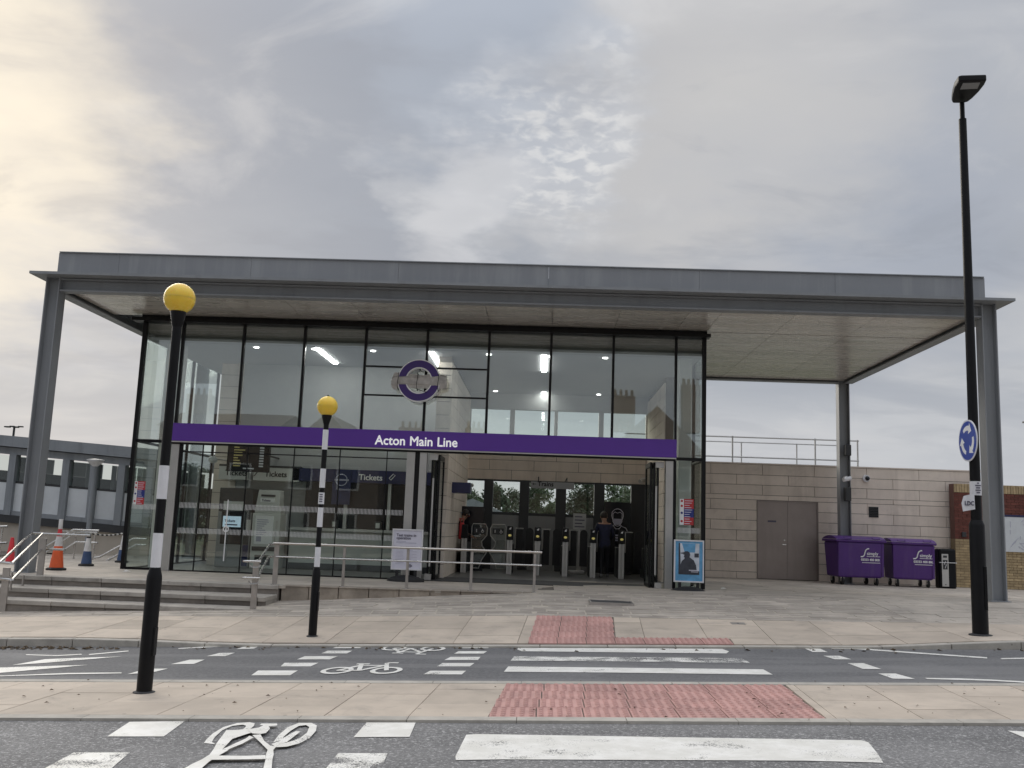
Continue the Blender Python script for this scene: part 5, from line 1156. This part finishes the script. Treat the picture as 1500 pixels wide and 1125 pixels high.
for s, x in ((1, a + .13), (-1, c - .13)):
    w = .40; pts = [(0, .5), (.42, .5), (.56, .72), (.80, .92), (.56, 1.08), (.52, 1.2), (.78, 1.36), (.80, 1.55), (.70, 1.66), (.06, 1.66), (0, 1.58), (0, .5)]
    P_ = [(x + s * u * .52, GYY + .8, z) for u, z in pts]
    MB().tube(P_, .014, 6).build('outline', 'alu', t); MB().prism([(p[0], GYY + .80, p[2]) for p in P_[:-1]], (0, .008, 0)).build('clear_panel', 'glass_low', t)
    xs_ = sorted((x + s * .06, x + s * .36)); pl = MB().box(xs_[0], xs_[1], GYY + .775, GYY + .79, 1.40, 1.56).build('symbol_plate', 'int_dark', t)
    MB().tube([(xs_[0] + .07, GYY + .77, 1.44), (xs_[0] + .07, GYY + .77, 1.52)], .012, 5).tube([(xs_[1] - .07 + .03 * cos(q), GYY + .77, 1.465 + .03 * sin(q)) for q in rng(0, 2 * pi, 8)], .008, 5).tube([(xs_[1] - .08, GYY + .77, 1.53), (xs_[1] - .07, GYY + .77, 1.48)], .01, 5).build('symbol', 'white_letter', pl)
# ---- hanging direction sign, standing notice, mask poster, blue box, totem
a, c = onY(778, 705, 26), onY(841, 717, 26)
hs = thing('hanging_sign', ((a.x + c.x) / 2, 26, c.z), 'dark grey hanging direction sign reading Trains over the gates', 'sign')
hb = MB().box(a.x, c.x, 25.97, 26.05, c.z, a.z).build('sign_box', 'int_grey', hs); MB().tube([(a.x + .2, 26.01, a.z - .02), (a.x + .2, 26.01, a.z + .12), (a.x + .2, 27.95, a.z + .12)], .015, 6).tube([(c.x - .2, 26.01, a.z - .02), (c.x - .2, 26.01, a.z + .12), (c.x - .2, 27.95, a.z + .12)], .015, 6).build('hanger', 'int_dark', hs)
text('lettering', 'Trains', .17, 'black_frame', hb, (a.x + .18, 25.966, c.z + .06), bold=.02); MB().tube([(a.x + .14, 25.966, c.z + .11), (a.x + .05, 25.966, c.z + .11)], .008, 5).tube([(a.x + .08, 25.966, c.z + .14), (a.x + .045, 25.966, c.z + .11), (a.x + .08, 25.966, c.z + .08)], .008, 5).build('arrow', 'black_frame', hb)
a, c = onY(840, 752, 26.6), onY(858, 776, 26.6); zb = FZ
sn_ = thing('standing_notice', ((a.x + c.x) / 2, 26.6, FZ), 'small grey printed notice on a slim floor stand behind the gates', 'notice')
MB().box(a.x, c.x, 26.58, 26.6, c.z, a.z).build('panel', 'int_wall', sn_); xm_ = (a.x + c.x) / 2; MB().hexa([(xm_ - .06, 26.6, FZ + .1), (xm_ + .06, 26.6, FZ + .1), (xm_ + .06, 26.63, FZ + .1), (xm_ - .06, 26.63, FZ + .1)], [(xm_ - .025, 26.6, c.z), (xm_ + .025, 26.6, c.z), (xm_ + .025, 26.63, c.z), (xm_ - .025, 26.63, c.z)]).build('stem', 'alu', sn_)
MB().box(xm_ - .28, xm_ + .16, 26.42, 26.75, FZ + .004, FZ + .1).build('base', 'alu', sn_, bevel=.02)
b = MB(); [b.box(a.x + .04, c.x - .04 - .06 * (k % 2), 26.575, 26.579, c.z + .06 + .09 * k, c.z + .09 + .09 * k) for k in range(4)]; b.build('print', 'print', sn_)
a, c = onY(886, 735, 27.3), onY(923, 820, 27.3); mpx = thing('mask_poster', ((a.x + c.x) / 2, 27.3, FZ), 'tall black banner with a white outline of a masked head and shoulders', 'banner')
mb = MB().box(a.x, c.x, 27.3, 27.33, FZ + .02, a.z).build('banner', 'screen_dark', mpx); MB().box(a.x - .03, c.x + .03, 27.2, 27.45, FZ + .004, FZ + .06).build('foot', 'int_dark', mpx)
hc = onY(904.5, 760, 27.29); HX, HZ_ = hc.x, hc.z; b = MB()
def ln(pts, r=.0095): b.tube([(HX + u, 27.292, HZ_ + v) for u, v in pts], r, 5)
ln([(-.13, -.03), (-.165, .08), (-.15, .19), (-.08, .26), (.0, .28), (.08, .26), (.15, .19), (.165, .08), (.13, -.03)]); ln([(-.13, .14), (-.07, .19), (0, .155), (.07, .19), (.13, .14)]); ln([(-.13, .14), (-.125, -.08), (-.06, -.19), (0, -.205), (.06, -.19), (.125, -.08), (.13, .14)])
ln([(-.09, -.17), (-.13, -.21), (-.24, -.25), (-.28, -.34)]); ln([(.09, -.17), (.13, -.21), (.24, -.25), (.30, -.38)]); ln([(-.11, -.2), (-.05, -.28), (.05, -.28), (.11, -.2)]); b.build('outline_figure', 'paper', mb)
b = MB(); b.prism([(HX + u, 27.29, HZ_ + v) for u, v in ((-.115, 0), (.115, 0), (.11, -.1), (.06, -.17), (-.06, -.17), (-.11, -.1))], (0, .006, 0)); b.build('mask_shape', 'print_pale', mb)
b = MB(); [b.box(HX - .18 + .13 * u, HX - .09 + .13 * u, 27.291, 27.297, HZ_ - .48 - .07 * v, HZ_ - .44 - .07 * v) for u in range(4) for v in range(3)]; b.build('print', 'print_pale', mb)
a, c = onY(637, 706, 23.4), onY(660, 722, 23.4); tag(MB().box(-2.17, -1.72, 23.1, 23.6, c.z, a.z).build('blue_sign_box', 'navy', bevel=.01), 'dark blue sign box on the stone wall inside the entrance', 'sign')
a, c = onY(669, 741, 26.3), onY(706, 835, 26.3); it = thing('information_totem', ((a.x + c.x) / 2, 26.3, FZ), 'tall dark navy information totem beside the wide gate', 'totem')
tb_ = MB().box(a.x, c.x, 26.3, 26.55, FZ, a.z).build('body', 'screen_dark', it, bevel=.01); MB().box(a.x + .04, a.x + .11, 26.29, 26.299, a.z - .4, a.z - .28).box(a.x + .06, a.x + .25, 26.29, 26.299, a.z - .2, a.z - .18).build('print', 'poster_blue', tb_)
for k, (px_, py_) in enumerate(((686, 712), (945, 703))):
    a = onY(px_, py_, 27.2); cc = thing('security_camera', (a.x, 27.5, a.z), 'pale bullet camera high on the lintel, ' + ('by the dividing wall' if k == 0 else 'by the right hand side wall'), 'camera')
    MB().cyl((a.x - .16, 27.1, a.z - .05), (a.x + .1, 27.4, a.z + .04), .055, n=10).build('body', 'alu', cc, smooth=True); MB().box(a.x, a.x + .06, 27.35, 27.93, a.z + .02, a.z + .08).build('bracket', 'alu', cc)
a = onY(682, 717, 25.6); sk_ = tag(MB().sphere((a.x - .3, 25.6, a.z), .26, 14, (1, .6, .22)).cyl((-2.17, 25.6, a.z), (a.x - .3, 25.6, a.z), .03).build('speaker_horn', 'int_dark', smooth=True), 'black oval speaker on the dividing wall above the totem', 'speaker')
# ---- departure board
Yb = 22.4; a, c = onY(333, 663, Yb), onY(392, 692, Yb)
db = thing('departure_board', ((a.x + c.x) / 2, Yb, c.z), 'black departure board with amber rows hanging in the ticket hall', 'departure board')
bd_ = MB().box(a.x, c.x, Yb, Yb + .16, c.z, a.z + .25).build('housing', 'black_paint', db, bevel=.01); MB().cyl((a.x + .2, Yb + .15, a.z), (a.x + .2, 23.99, a.z), .025, n=6).cyl((c.x - .2, Yb + .15, a.z), (c.x - .2, 23.99, a.z), .025, n=6).build('bracket', 'int_dark', db)
b, b2 = MB(), MB()
for k in range(8):
    z = a.z + .12 - .062 * k
    b.box(a.x + .16, a.x + .26 + random.random() * .22, Yb - .006, Yb - .001, z, z + .03); b2.box(c.x - .22, c.x - .12, Yb - .006, Yb - .001, z, z + .035)
b.build('amber_rows', 'led_dot', bd_); b2.build('time_rows', 'led_white', bd_); MB().box(a.x + .40, a.x + .66, Yb - .006, Yb - .001, c.z + .06, c.z + .09).build('clock', 'led_white', bd_)
a = onY(312, 672, 22.6); hm = thing('dome_camera', (a.x, 22.6, a.z), 'pale dome camera on a bracket in the ticket hall', 'camera'); MB().cyl((a.x, 22.6, a.z), (a.x, 23.97, a.z + .05), .02, n=6).build('bracket', 'alu', hm); MB().sphere((a.x, 22.6, a.z - .02), .11, 14, (1, 1, .8)).build('dome', 'walk_panel', hm, smooth=True)
# ---- ticket machines
def machine(px0, px1, Y, label, light):
    x0, x1 = onY(px0, 770, Y).x, onY(px1, 770, Y).x; w = x1 - x0
    t = thing('ticket_machine', ((x0 + x1) / 2, Y, FZ), label, 'ticket machine', 'ticket machines'); m = 'machine' if light else 'int_grey'
    bd = MB().box(x0, x1, Y, Y + .55, FZ + .004, 1.72).build('body', m, t, bevel=.015)
    if light:
        MB().hexa([(x0 + .06, Y - .02, 1.86), (x1 - .04, Y - .02, 1.86), (x1 - .04, Y + .4, 1.86), (x0 + .06, Y + .4, 1.86)], [(x0 + .1, Y + .02, 2.28), (x1 - .06, Y + .02, 2.28), (x1 - .06, Y + .4, 2.28), (x0 + .1, Y + .4, 2.28)]).build('hood', m, t, bevel=.02)
        MB().box(x0 + .03, x1 - .02, Y + .05, Y + .45, 1.723, 1.858).build('neck', m, t)
        MB().box(x0 + .18, x1 - .16, Y - .03, Y + .1, 2.12, 2.17).build('slot', 'int_dark', t)
        hp2 = MB().box(x0 + .17, x1 - .17, Y - .03, Y + .05, 1.98, 2.08).build('header_plate', 'white_letter', t); text('lettering', 'Tickets', .075, 'print', hp2, (x0 + .2, Y - .034, 2.005), bold=.02)
        s = MB().box(x0 + .08, x0 + .52, Y - .012, Y - .001, .98, 1.66).build('notice_sheet', 'white_letter', bd); b = MB(); [b.box(x0 + .12, x0 + .2 + random.random() * .26, Y - .016, Y - .0125, 1.2 + .05 * k, 1.22 + .05 * k) for k in range(8)]; b.box(x0 + .13, x0 + .25, Y - .016, Y - .0125, 1.04, 1.16).build('print', 'print_pale', s)
        MB().box(x0 + .58, x1 - .06, Y - .012, Y - .001, 1.35, 1.55).build('coin_plate', 'alu', bd); MB().box(x0 + .58, x1 - .1, Y - .014, Y - .001, .96, 1.28).build('card_reader', 'int_dark', bd); MB().box(x0 + .04, x1 - .04, Y - .02, Y - .001, .82, .92).build('tray', 'int_dark', bd); MB().box(x0 + .12, x0 + .5, Y - .014, Y - .001, .48, .72).build('vent_plate', 'int_dark', bd)
    else:
        MB().box(x0, x1, Y + .02, Y + .55, 1.722, 2.30).build('surround', 'int_dark', t); MB().box(x0 + .12, x0 + .62, Y + .0, Y + .019, 1.76, 1.98).build('top_sign', 'machine', t)
        MB().box(x0 + .1, x0 + .62, Y - .014, Y - .001, .95, 1.72).build('recess', 'screen_dark', bd); sc_ = MB().box(x0 + .14, x0 + .58, Y - .022, Y - .0145, 1.36, 1.62).build('screen', 'screen_blue', bd)
        text('lettering', 'Tickets', .09, 'navy', sc_, (x0 + .18, Y - .026, 1.48), bold=.02); MB().box(x0 + .2, x0 + .5, Y - .026, Y - .0225, 1.4, 1.43).build('screen_text', 'navy', sc_)
        MB().box(x0 + .66, x1 - .02, Y - .016, Y - .001, .95, 1.95).build('dark_side', 'int_dark', bd); MB().box(x0 + .72, x0 + .83, Y - .02, Y - .0165, 1.3, 1.55).build('coin_slot', 'alu', bd); MB().box(x0 + .66, x1 - .02, Y - .016, Y - .001, FZ + .04, .94).build('navy_panel', 'navy', bd)
machine(318, 367, 23.2, 'dark ticket machine with a lit blue screen', False); machine(369, 410, 23.2, 'pale grey ticket machine with a hooded top', True)
for x0p, x1p, lab in ((320, 361, 'grey Tickets header sign over the dark ticket machine'), (371, 437, 'grey Tickets header sign over the pale ticket machine')):
    a, c = onY(x0p, 699, 23.5), onY(x1p, 714, 23.5); h_ = thing('header_sign', ((a.x + c.x) / 2, 23.5, c.z), lab, 'sign', 'Tickets header signs')
    hb = MB().box(a.x, c.x, 23.5, 23.98, 2.52, 2.84).build('sign_box', 'machine', h_); MB().box(a.x, c.x, 23.49, 23.98, 2.842, 2.89).build('top_edge', 'int_dark', h_); text('lettering', 'Tickets', .19, 'black_frame', hb, (a.x + (.16 if x0p < 350 else .28), 23.496, 2.62), bold=.015)
    xo = a.x + (.16 if x0p < 350 else .28) + .72; MB().tube([(xo, 23.496, 2.62), (xo + .10, 23.496, 2.74), (xo + .02, 23.496, 2.74)], .012, 5).build('arrow', 'black_frame', hb)
# ---- ticket office counter
a, c = onY(430, 704, 23.6), onY(598, 716, 23.6); x0, x1 = a.x, -2.62
tc_ = thing('ticket_office', ((x0 + x1) / 2, 23.6, FZ), 'navy fronted ticket office counter with dark windows', 'ticket counter')
fz_ = MB().box(x0, x1, 23.5, 23.99, 2.55, 2.86).build('fascia', 'navy', tc_); text('lettering', 'Tickets', .2, 'white_letter', fz_, (onY(525, 710, 23.5).x, 23.495, 2.62), bold=.015)
xo = onY(525, 710, 23.5).x + .80; MB().tube([(xo, 23.495, 2.64), (xo + .10, 23.495, 2.76), (xo + .05, 23.495, 2.79), (xo - .05, 23.495, 2.68), (xo, 23.495, 2.64)], .01, 5).build('ticket_mark', 'white_letter', fz_)
wx = rng(x0 + .25, x1 - .05, 3)
for k, (u, v) in enumerate(zip(wx[:-1], wx[1:])):
    MB().box(u + .04, v - .04, 23.72, 23.74, 1.42, 2.54).build('window', 'screen_dark', tc_); MB().box(v - .04, v + .04, 23.6, 23.8, 1.42, 2.55).build('window_post', 'alu', tc_)
MB().box(x0 + .02, x1, 23.3, 23.72, 1.34, 1.415).build('counter_ledge', 'alu', tc_, bevel=.01); cf = MB().box(x0 + .02, x1, 23.55, 23.99, FZ + .004, 1.335).build('counter_front', 'machine', tc_); MB().box(x0 + .02, x1, 23.53, 23.549, FZ + .004, FZ + .16).build('skirting', 'int_dark', tc_)
for u in (.32, .62): x = x0 + (x1 - x0) * u; MB().box(x - .08, x + .08, 23.4, 23.5, 1.416, 1.62).build('card_terminal', 'int_dark', tc_, bevel=.02); MB().box(x - .05, x + .05, 23.388, 23.399, 1.46, 1.58).build('terminal_screen', 'machine', tc_)
MB().box(x0 + 1.0, x0 + 1.45, 23.48, 23.499, 2.0, 2.84).build('poster', 'navy', tc_)
b = MB(); b.tube([(x0 + 1.22 + .14 * cos(q), 23.475, 2.6 + .14 * sin(q)) for q in rng(0, 2 * pi, 16)], .012, 5).box(x0 + 1.05, x0 + 1.4, 23.47, 23.479, 2.58, 2.62); b.build('poster_ring', 'print_pale', tc_)

# ================================================================== PEOPLE
def person(name, loc, rotz, hgt, label, mats, lean=.0, arms=((-.1, .25, .95), (.1, .25, .95)), stride=.12):
    # skeleton in metres for a 1.75 m figure facing +y; scaled to hgt
    k = hgt / 1.75; V = []; E = []; RR = []
    def v(x, y, z, r, p=None, ry=None):
        V.append((x, y, z)); RR.append((r, ry or r)); i = len(V) - 1
        if p is not None: E.append((p, i))
        return i
    lz = lambda z: max(0, z - .95)
    L = lambda x, y, z: (x, y + lean * lz(z) * .9, z - .25 * lean * lean * lz(z))
    hip = v(0, 0, .95, .155, None, .12); wst = v(*L(0, 0, 1.12), .14, hip, .105); cst = v(*L(0, .01, 1.32), .17, wst, .12); nb = v(*L(0, .0, 1.47), .075, cst); nk = v(*L(0, .015, 1.535), .055, nb)
    h1 = v(*L(0, .03, 1.60), .082, nk, .09); h2 = v(*L(0, .025, 1.70), .085, h1, .095); v(*L(0, .02, 1.755), .05, h2)
    ends = []
    for s, (hx, hy, hz_) in zip((-1, 1), arms):
        sh = v(*L(s * .185, 0, 1.43), .072, cst); el = v(*L(s * .25, .5 * hy - .05, 1.15), .05, sh); wr = v(s * .2 + hx, hy + lean * .3, hz_, .034, el); hd = v(s * .2 + hx, hy + .07 + lean * .3, hz_ - .02, .034, wr, .018); ends.append((hd, s))
        kn = v(s * .10, stride * s * .5 + .03, .50, .068, None); hp = v(s * .095, 0, .86, .10, hip); E.append((hp, kn)); an = v(s * .105, stride * s, .10, .045, kn); hl = v(s * .11, stride * s + .0, .045, .042, an); v(s * .115, stride * s + .15, .035, .038, hl, .028)
    def skin(V, E, RR, root):
        me = bpy.data.meshes.new('tmp'); me.from_pydata([tuple(c * k for c in p) for p in V], E, []); o = bpy.data.objects.new('tmp', me); COL.objects.link(o)
        o.modifiers.new('s', 'SKIN').use_smooth_shade = True
        for i, d in enumerate(me.skin_vertices[0].data): d.radius = (RR[i][0] * k, RR[i][1] * k); d.use_root = (i == root)
        u = o.modifiers.new('u', 'SUBSURF'); u.levels = 1; u.render_levels = 1
        dg = bpy.context.evaluated_depsgraph_get(); m2 = bpy.data.meshes.new_from_object(o.evaluated_get(dg)); bpy.data.objects.remove(o); return m2
    bmx = bmesh.new(); bmx.from_mesh(skin(V, E, RR, 0))
    for hd, s in ends:                                      # five fingers rooted in each palm
        h = Vector(V[hd])
        for f in range(5):
            o_ = Vector((-.028 + .014 * f, .0, 0)) if f < 4 else Vector((-s * .035, -.03, .0)); l = (.075, .085, .08, .062, .055)[f]
            q = [h + o_, h + o_ + Vector((0 if f < 4 else -s * .02, l * .55, -.008)), h + o_ + Vector((0 if f < 4 else -s * .02, l, -.03))]
            bmx.from_mesh(skin([tuple(p) for p in q], [(0, 1), (1, 2)], [(.009, .009)] * 3, 0))
    me = bpy.data.meshes.new('body'); bmx.to_mesh(me); bmx.free()
    for m in mats: me.materials.append(MATS[m])              # coat, trousers, skin, shoe
    hd_c = [Vector(V[i]) * k for i, s in ends]
    for p in me.polygons:
        c = p.center; z = c.z / k; p.use_smooth = True
        p.material_index = 3 if z < .09 else (1 if z < .84 else (2 if z > 1.50 - .25 * lean * lean * .6 - .02 else 0))
        if any((c - h).length < .12 * k for h in hd_c): p.material_index = 2
    t = thing(name, loc, label, 'person'); t.rotation_euler = (0, 0, rotz); link('body', me, t)
    ORG[t.name] = Vector()
    hc_ = Vector(V[h2]) * k; b = MB(); b.sphere((hc_.x, hc_.y - .012, hc_.z + .012), .112 * k, 18, (.92, 1, 1.05))
    keep = [f for f in b.f if not all(Vector(b.v[i]).y > hc_.y + .03 * k and Vector(b.v[i]).z < hc_.z + .045 * k for i in f) and not all(Vector(b.v[i]).z < hc_.z - .075 * k for i in f)]
    b.f = keep; b.m = [0] * len(keep); b.build('hair', 'hair', t, smooth=True)
    b = MB()
    for s in (-1, 1): b.sphere((hc_.x + s * .033 * k, hc_.y + .088 * k, hc_.z - .01), .011 * k, 8)
    b.build('eyes', 'white_letter', t); b = MB(); b.sphere((hc_.x, hc_.y + .10 * k, hc_.z - .045 * k), .017 * k, 8, (.8, 1, 1.5)); [b.sphere((hc_.x + s * .092 * k, hc_.y, hc_.z - .03 * k), .022 * k, 8, (.5, .8, 1.4)) for s in (-1, 1)]; b.build('nose_and_ears', 'skin', t)
    b = MB(); b.box(hc_.x - .024 * k, hc_.x + .024 * k, hc_.y + .075 * k, hc_.y + .092 * k, hc_.z - .085 * k, hc_.z - .078 * k); b.build('mouth', 'red', t)
    return t
a = onZ(886, 838, FZ)
person('person', (onY(886, 800, 25.25).x, 25.25, FZ + .004), R(4), 1.66, 'person seen from behind in a dark navy coat standing in a ticket gate aisle', ('coat_navy', 'trousers', 'skin', 'shoe'), lean=.42, arms=((-.02, .32, 1.0), (.02, .30, 1.02)), stride=.14)
pp = person('person', (onY(663, 800, 25.6).x, 25.6, FZ + .004), R(-70), 1.60, 'person in a black coat bending beside the dark totem with a red bag', ('coat_black', 'trousers', 'skin', 'coat_black'), lean=.5, arms=((.02, .38, 1.05), (-.02, .36, 1.0)), stride=.1)
a = onY(676, 775, 25.45)
rb_ = thing('red_bag', (a.x, 25.45, a.z - .2), 'bright red bag held by the person in black', 'bag'); MB().hexa([(a.x - .07, 25.36, a.z - .26), (a.x + .06, 25.36, a.z - .26), (a.x + .06, 25.5, a.z - .26), (a.x - .07, 25.5, a.z - .26)], [(a.x - .05, 25.38, a.z + .17), (a.x + .08, 25.38, a.z + .17), (a.x + .06, 25.48, a.z + .17), (a.x - .05, 25.48, a.z + .17)]).build('bag_body', 'red', rb_, bevel=.03); MB().tube([(a.x - .02, 25.43, a.z + .16), (a.x - .06, 25.43, a.z + .28), (a.x + .04, 25.43, a.z + .28), (a.x + .04, 25.43, a.z + .16)], .012, 6).build('strap', 'red', rb_)

# ================================================================== TREES BEYOND THE STATION
def tree(x, y, z0, top, w, label, m, n=2600):
    t = thing('tree', (x, y, z0), label, 'tree', 'trees beyond the railway'); h = top - z0
    b = MB().cyl((x, y, z0 - .3), (x + .1, y, z0 + h * .55), .03 * h, .014 * h, 8)
    for k in range(7): an = k * 2.4; b.cyl((x, y, z0 + h * (.25 + .05 * k)), (x + w * .38 * cos(an), y + w * .38 * sin(an), z0 + h * (.5 + .05 * k)), .011 * h, .004 * h, 6)
    b.build('trunk', 'bark', t); b = MB()
    cl = []
    for k in range(26):
        an, rr_ = random.random() * 2 * pi, random.random() ** .6; zz = random.uniform(.22, .97); ww = w * .5 * (1 - abs(zz - .5) * 1.0) * rr_
        cl.append((x + ww * cos(an), y + ww * sin(an), z0 + h * zz, random.uniform(.09, .19) * h * .75))
    for k in range(n):
        c = random.choice(cl); d = Vector((random.gauss(0, 1), random.gauss(0, 1), random.gauss(0, .8))).normalized() * c[3] * random.random() ** .4
        p = Vector(c[:3]) + d; s = random.uniform(.06, .14); u = Vector((random.gauss(0, 1), random.gauss(0, 1), random.gauss(0, 1))).normalized(); v_ = u.orthogonal().normalized()
        b.add([p - u * s, p + v_ * s * .6, p + u * s, p - v_ * s * .6], [(0, 1, 2, 3)])
    b.build('crown', m, t)
tl = ['round green tree behind the first rear window from the dividing wall', 'dense dark tree filling the second rear window', 'tall uneven tree behind the Trains sign', 'pointed dark tree in the fourth rear window', 'small thin tree in the window by the mask banner', 'green tree at the edge of the rear windows', 'bushy dark tree low behind the third rear window']
for (px_, Y, ptop, wpx), lb, m in zip(((690, 62, 717, 60), (735, 58, 708, 62), (795, 60, 706, 56), (855, 56, 707, 50), (905, 64, 712, 44), (948, 62, 716, 50), (770, 70, 722, 70)), tl, ('leaf', 'leaf_dark', 'leaf', 'leaf_dark', 'leaf', 'leaf', 'leaf_dark')):
    a = onY(px_, ptop, Y); tree(a.x, Y, -1.1, a.z, wpx * Y / F * 1.3, lb, m, 4200 if wpx < 50 else 6000)
a = onY(695, 745, 50); hs_ = thing('low_building', (a.x, 52, -1.2), 'small white gabled building in front of the trees behind the station', 'building'); MB().box(a.x - 2.5, a.x + 2.2, 50, 55, -1.3, 2.0).build('wall', 'white_paint', hs_); MB().prism([(a.x - 2.7, 49.8, 2.0), (a.x - .1, 49.8, 3.0), (a.x + 2.4, 49.8, 2.0)], (0, 5.4, 0)).build('roof', 'walk_grey', hs_); MB().box(a.x - .5, a.x + .4, 49.96, 50.02, 1.0, 1.8).build('window', 'window_dark', hs_)

# ================================================================== LITTER AND DEAD LEAVES
def scatter(name, m, spots, fun, s0, s1, label, cat):
    b = MB()
    for x, y in spots:
        s = random.uniform(s0, s1); a = random.random() * pi; z = fun(x, y) + .004
        b.add([(x + s * cos(a), y + s * sin(a), z), (x - s * .5 * sin(a), y + s * .5 * cos(a), z + s * .5), (x - s * cos(a), y - s * sin(a), z), (x + s * .5 * sin(a), y - s * .5 * cos(a), z + s * .3)], [(0, 1, 2, 3)])
    o = b.build(name, m, kind='stuff'); tag(o, label, cat)
sp = [(random.uniform(-6, 7), random.uniform(IY0 + .05, IY1)) for _ in range(110)]
scatter('dead_leaves', 'dry_leaf', sp, lambda x, y: zi(x, y) + .008, .008, .026, 'tiny dead leaves scattered over the traffic island paving', 'leaves')
sp = [(random.uniform(-8, 8), KY - .05 - abs(random.gauss(0, .12))) for _ in range(90)] + [(random.uniform(-7.4, -5.6), KY - .1 - random.random() * .25) for _ in range(120)]
scatter('kerb_debris', 'dry_leaf', sp, lambda x, y: zr(x), .015, .05, 'dry leaves gathered along the far kerb', 'leaves')
for px_, py_, lb in ((1015, 864, 'crumpled paper scrap at the foot of the blue poster board'), (1060, 866, 'paper scrap on the forecourt paving to the right of the poster board'), (185, 838, 'paper scrap at the foot of the glass corner frame')):
    a = onZ(px_, py_, FZ); z = max(zf(a.x, a.y) if a.x > .3 else FZ, 0); b = MB(); b.add([(a.x - .07, a.y - .05, z + .005), (a.x + .06, a.y - .04, z + .02), (a.x + .08, a.y + .06, z + .006), (a.x - .05, a.y + .05, z + .03), (a.x, a.y, z + .05)], [(0, 1, 4), (1, 2, 4), (2, 3, 4), (3, 0, 4)]); tag(b.build('paper_scrap', 'litter'), lb, 'litter')
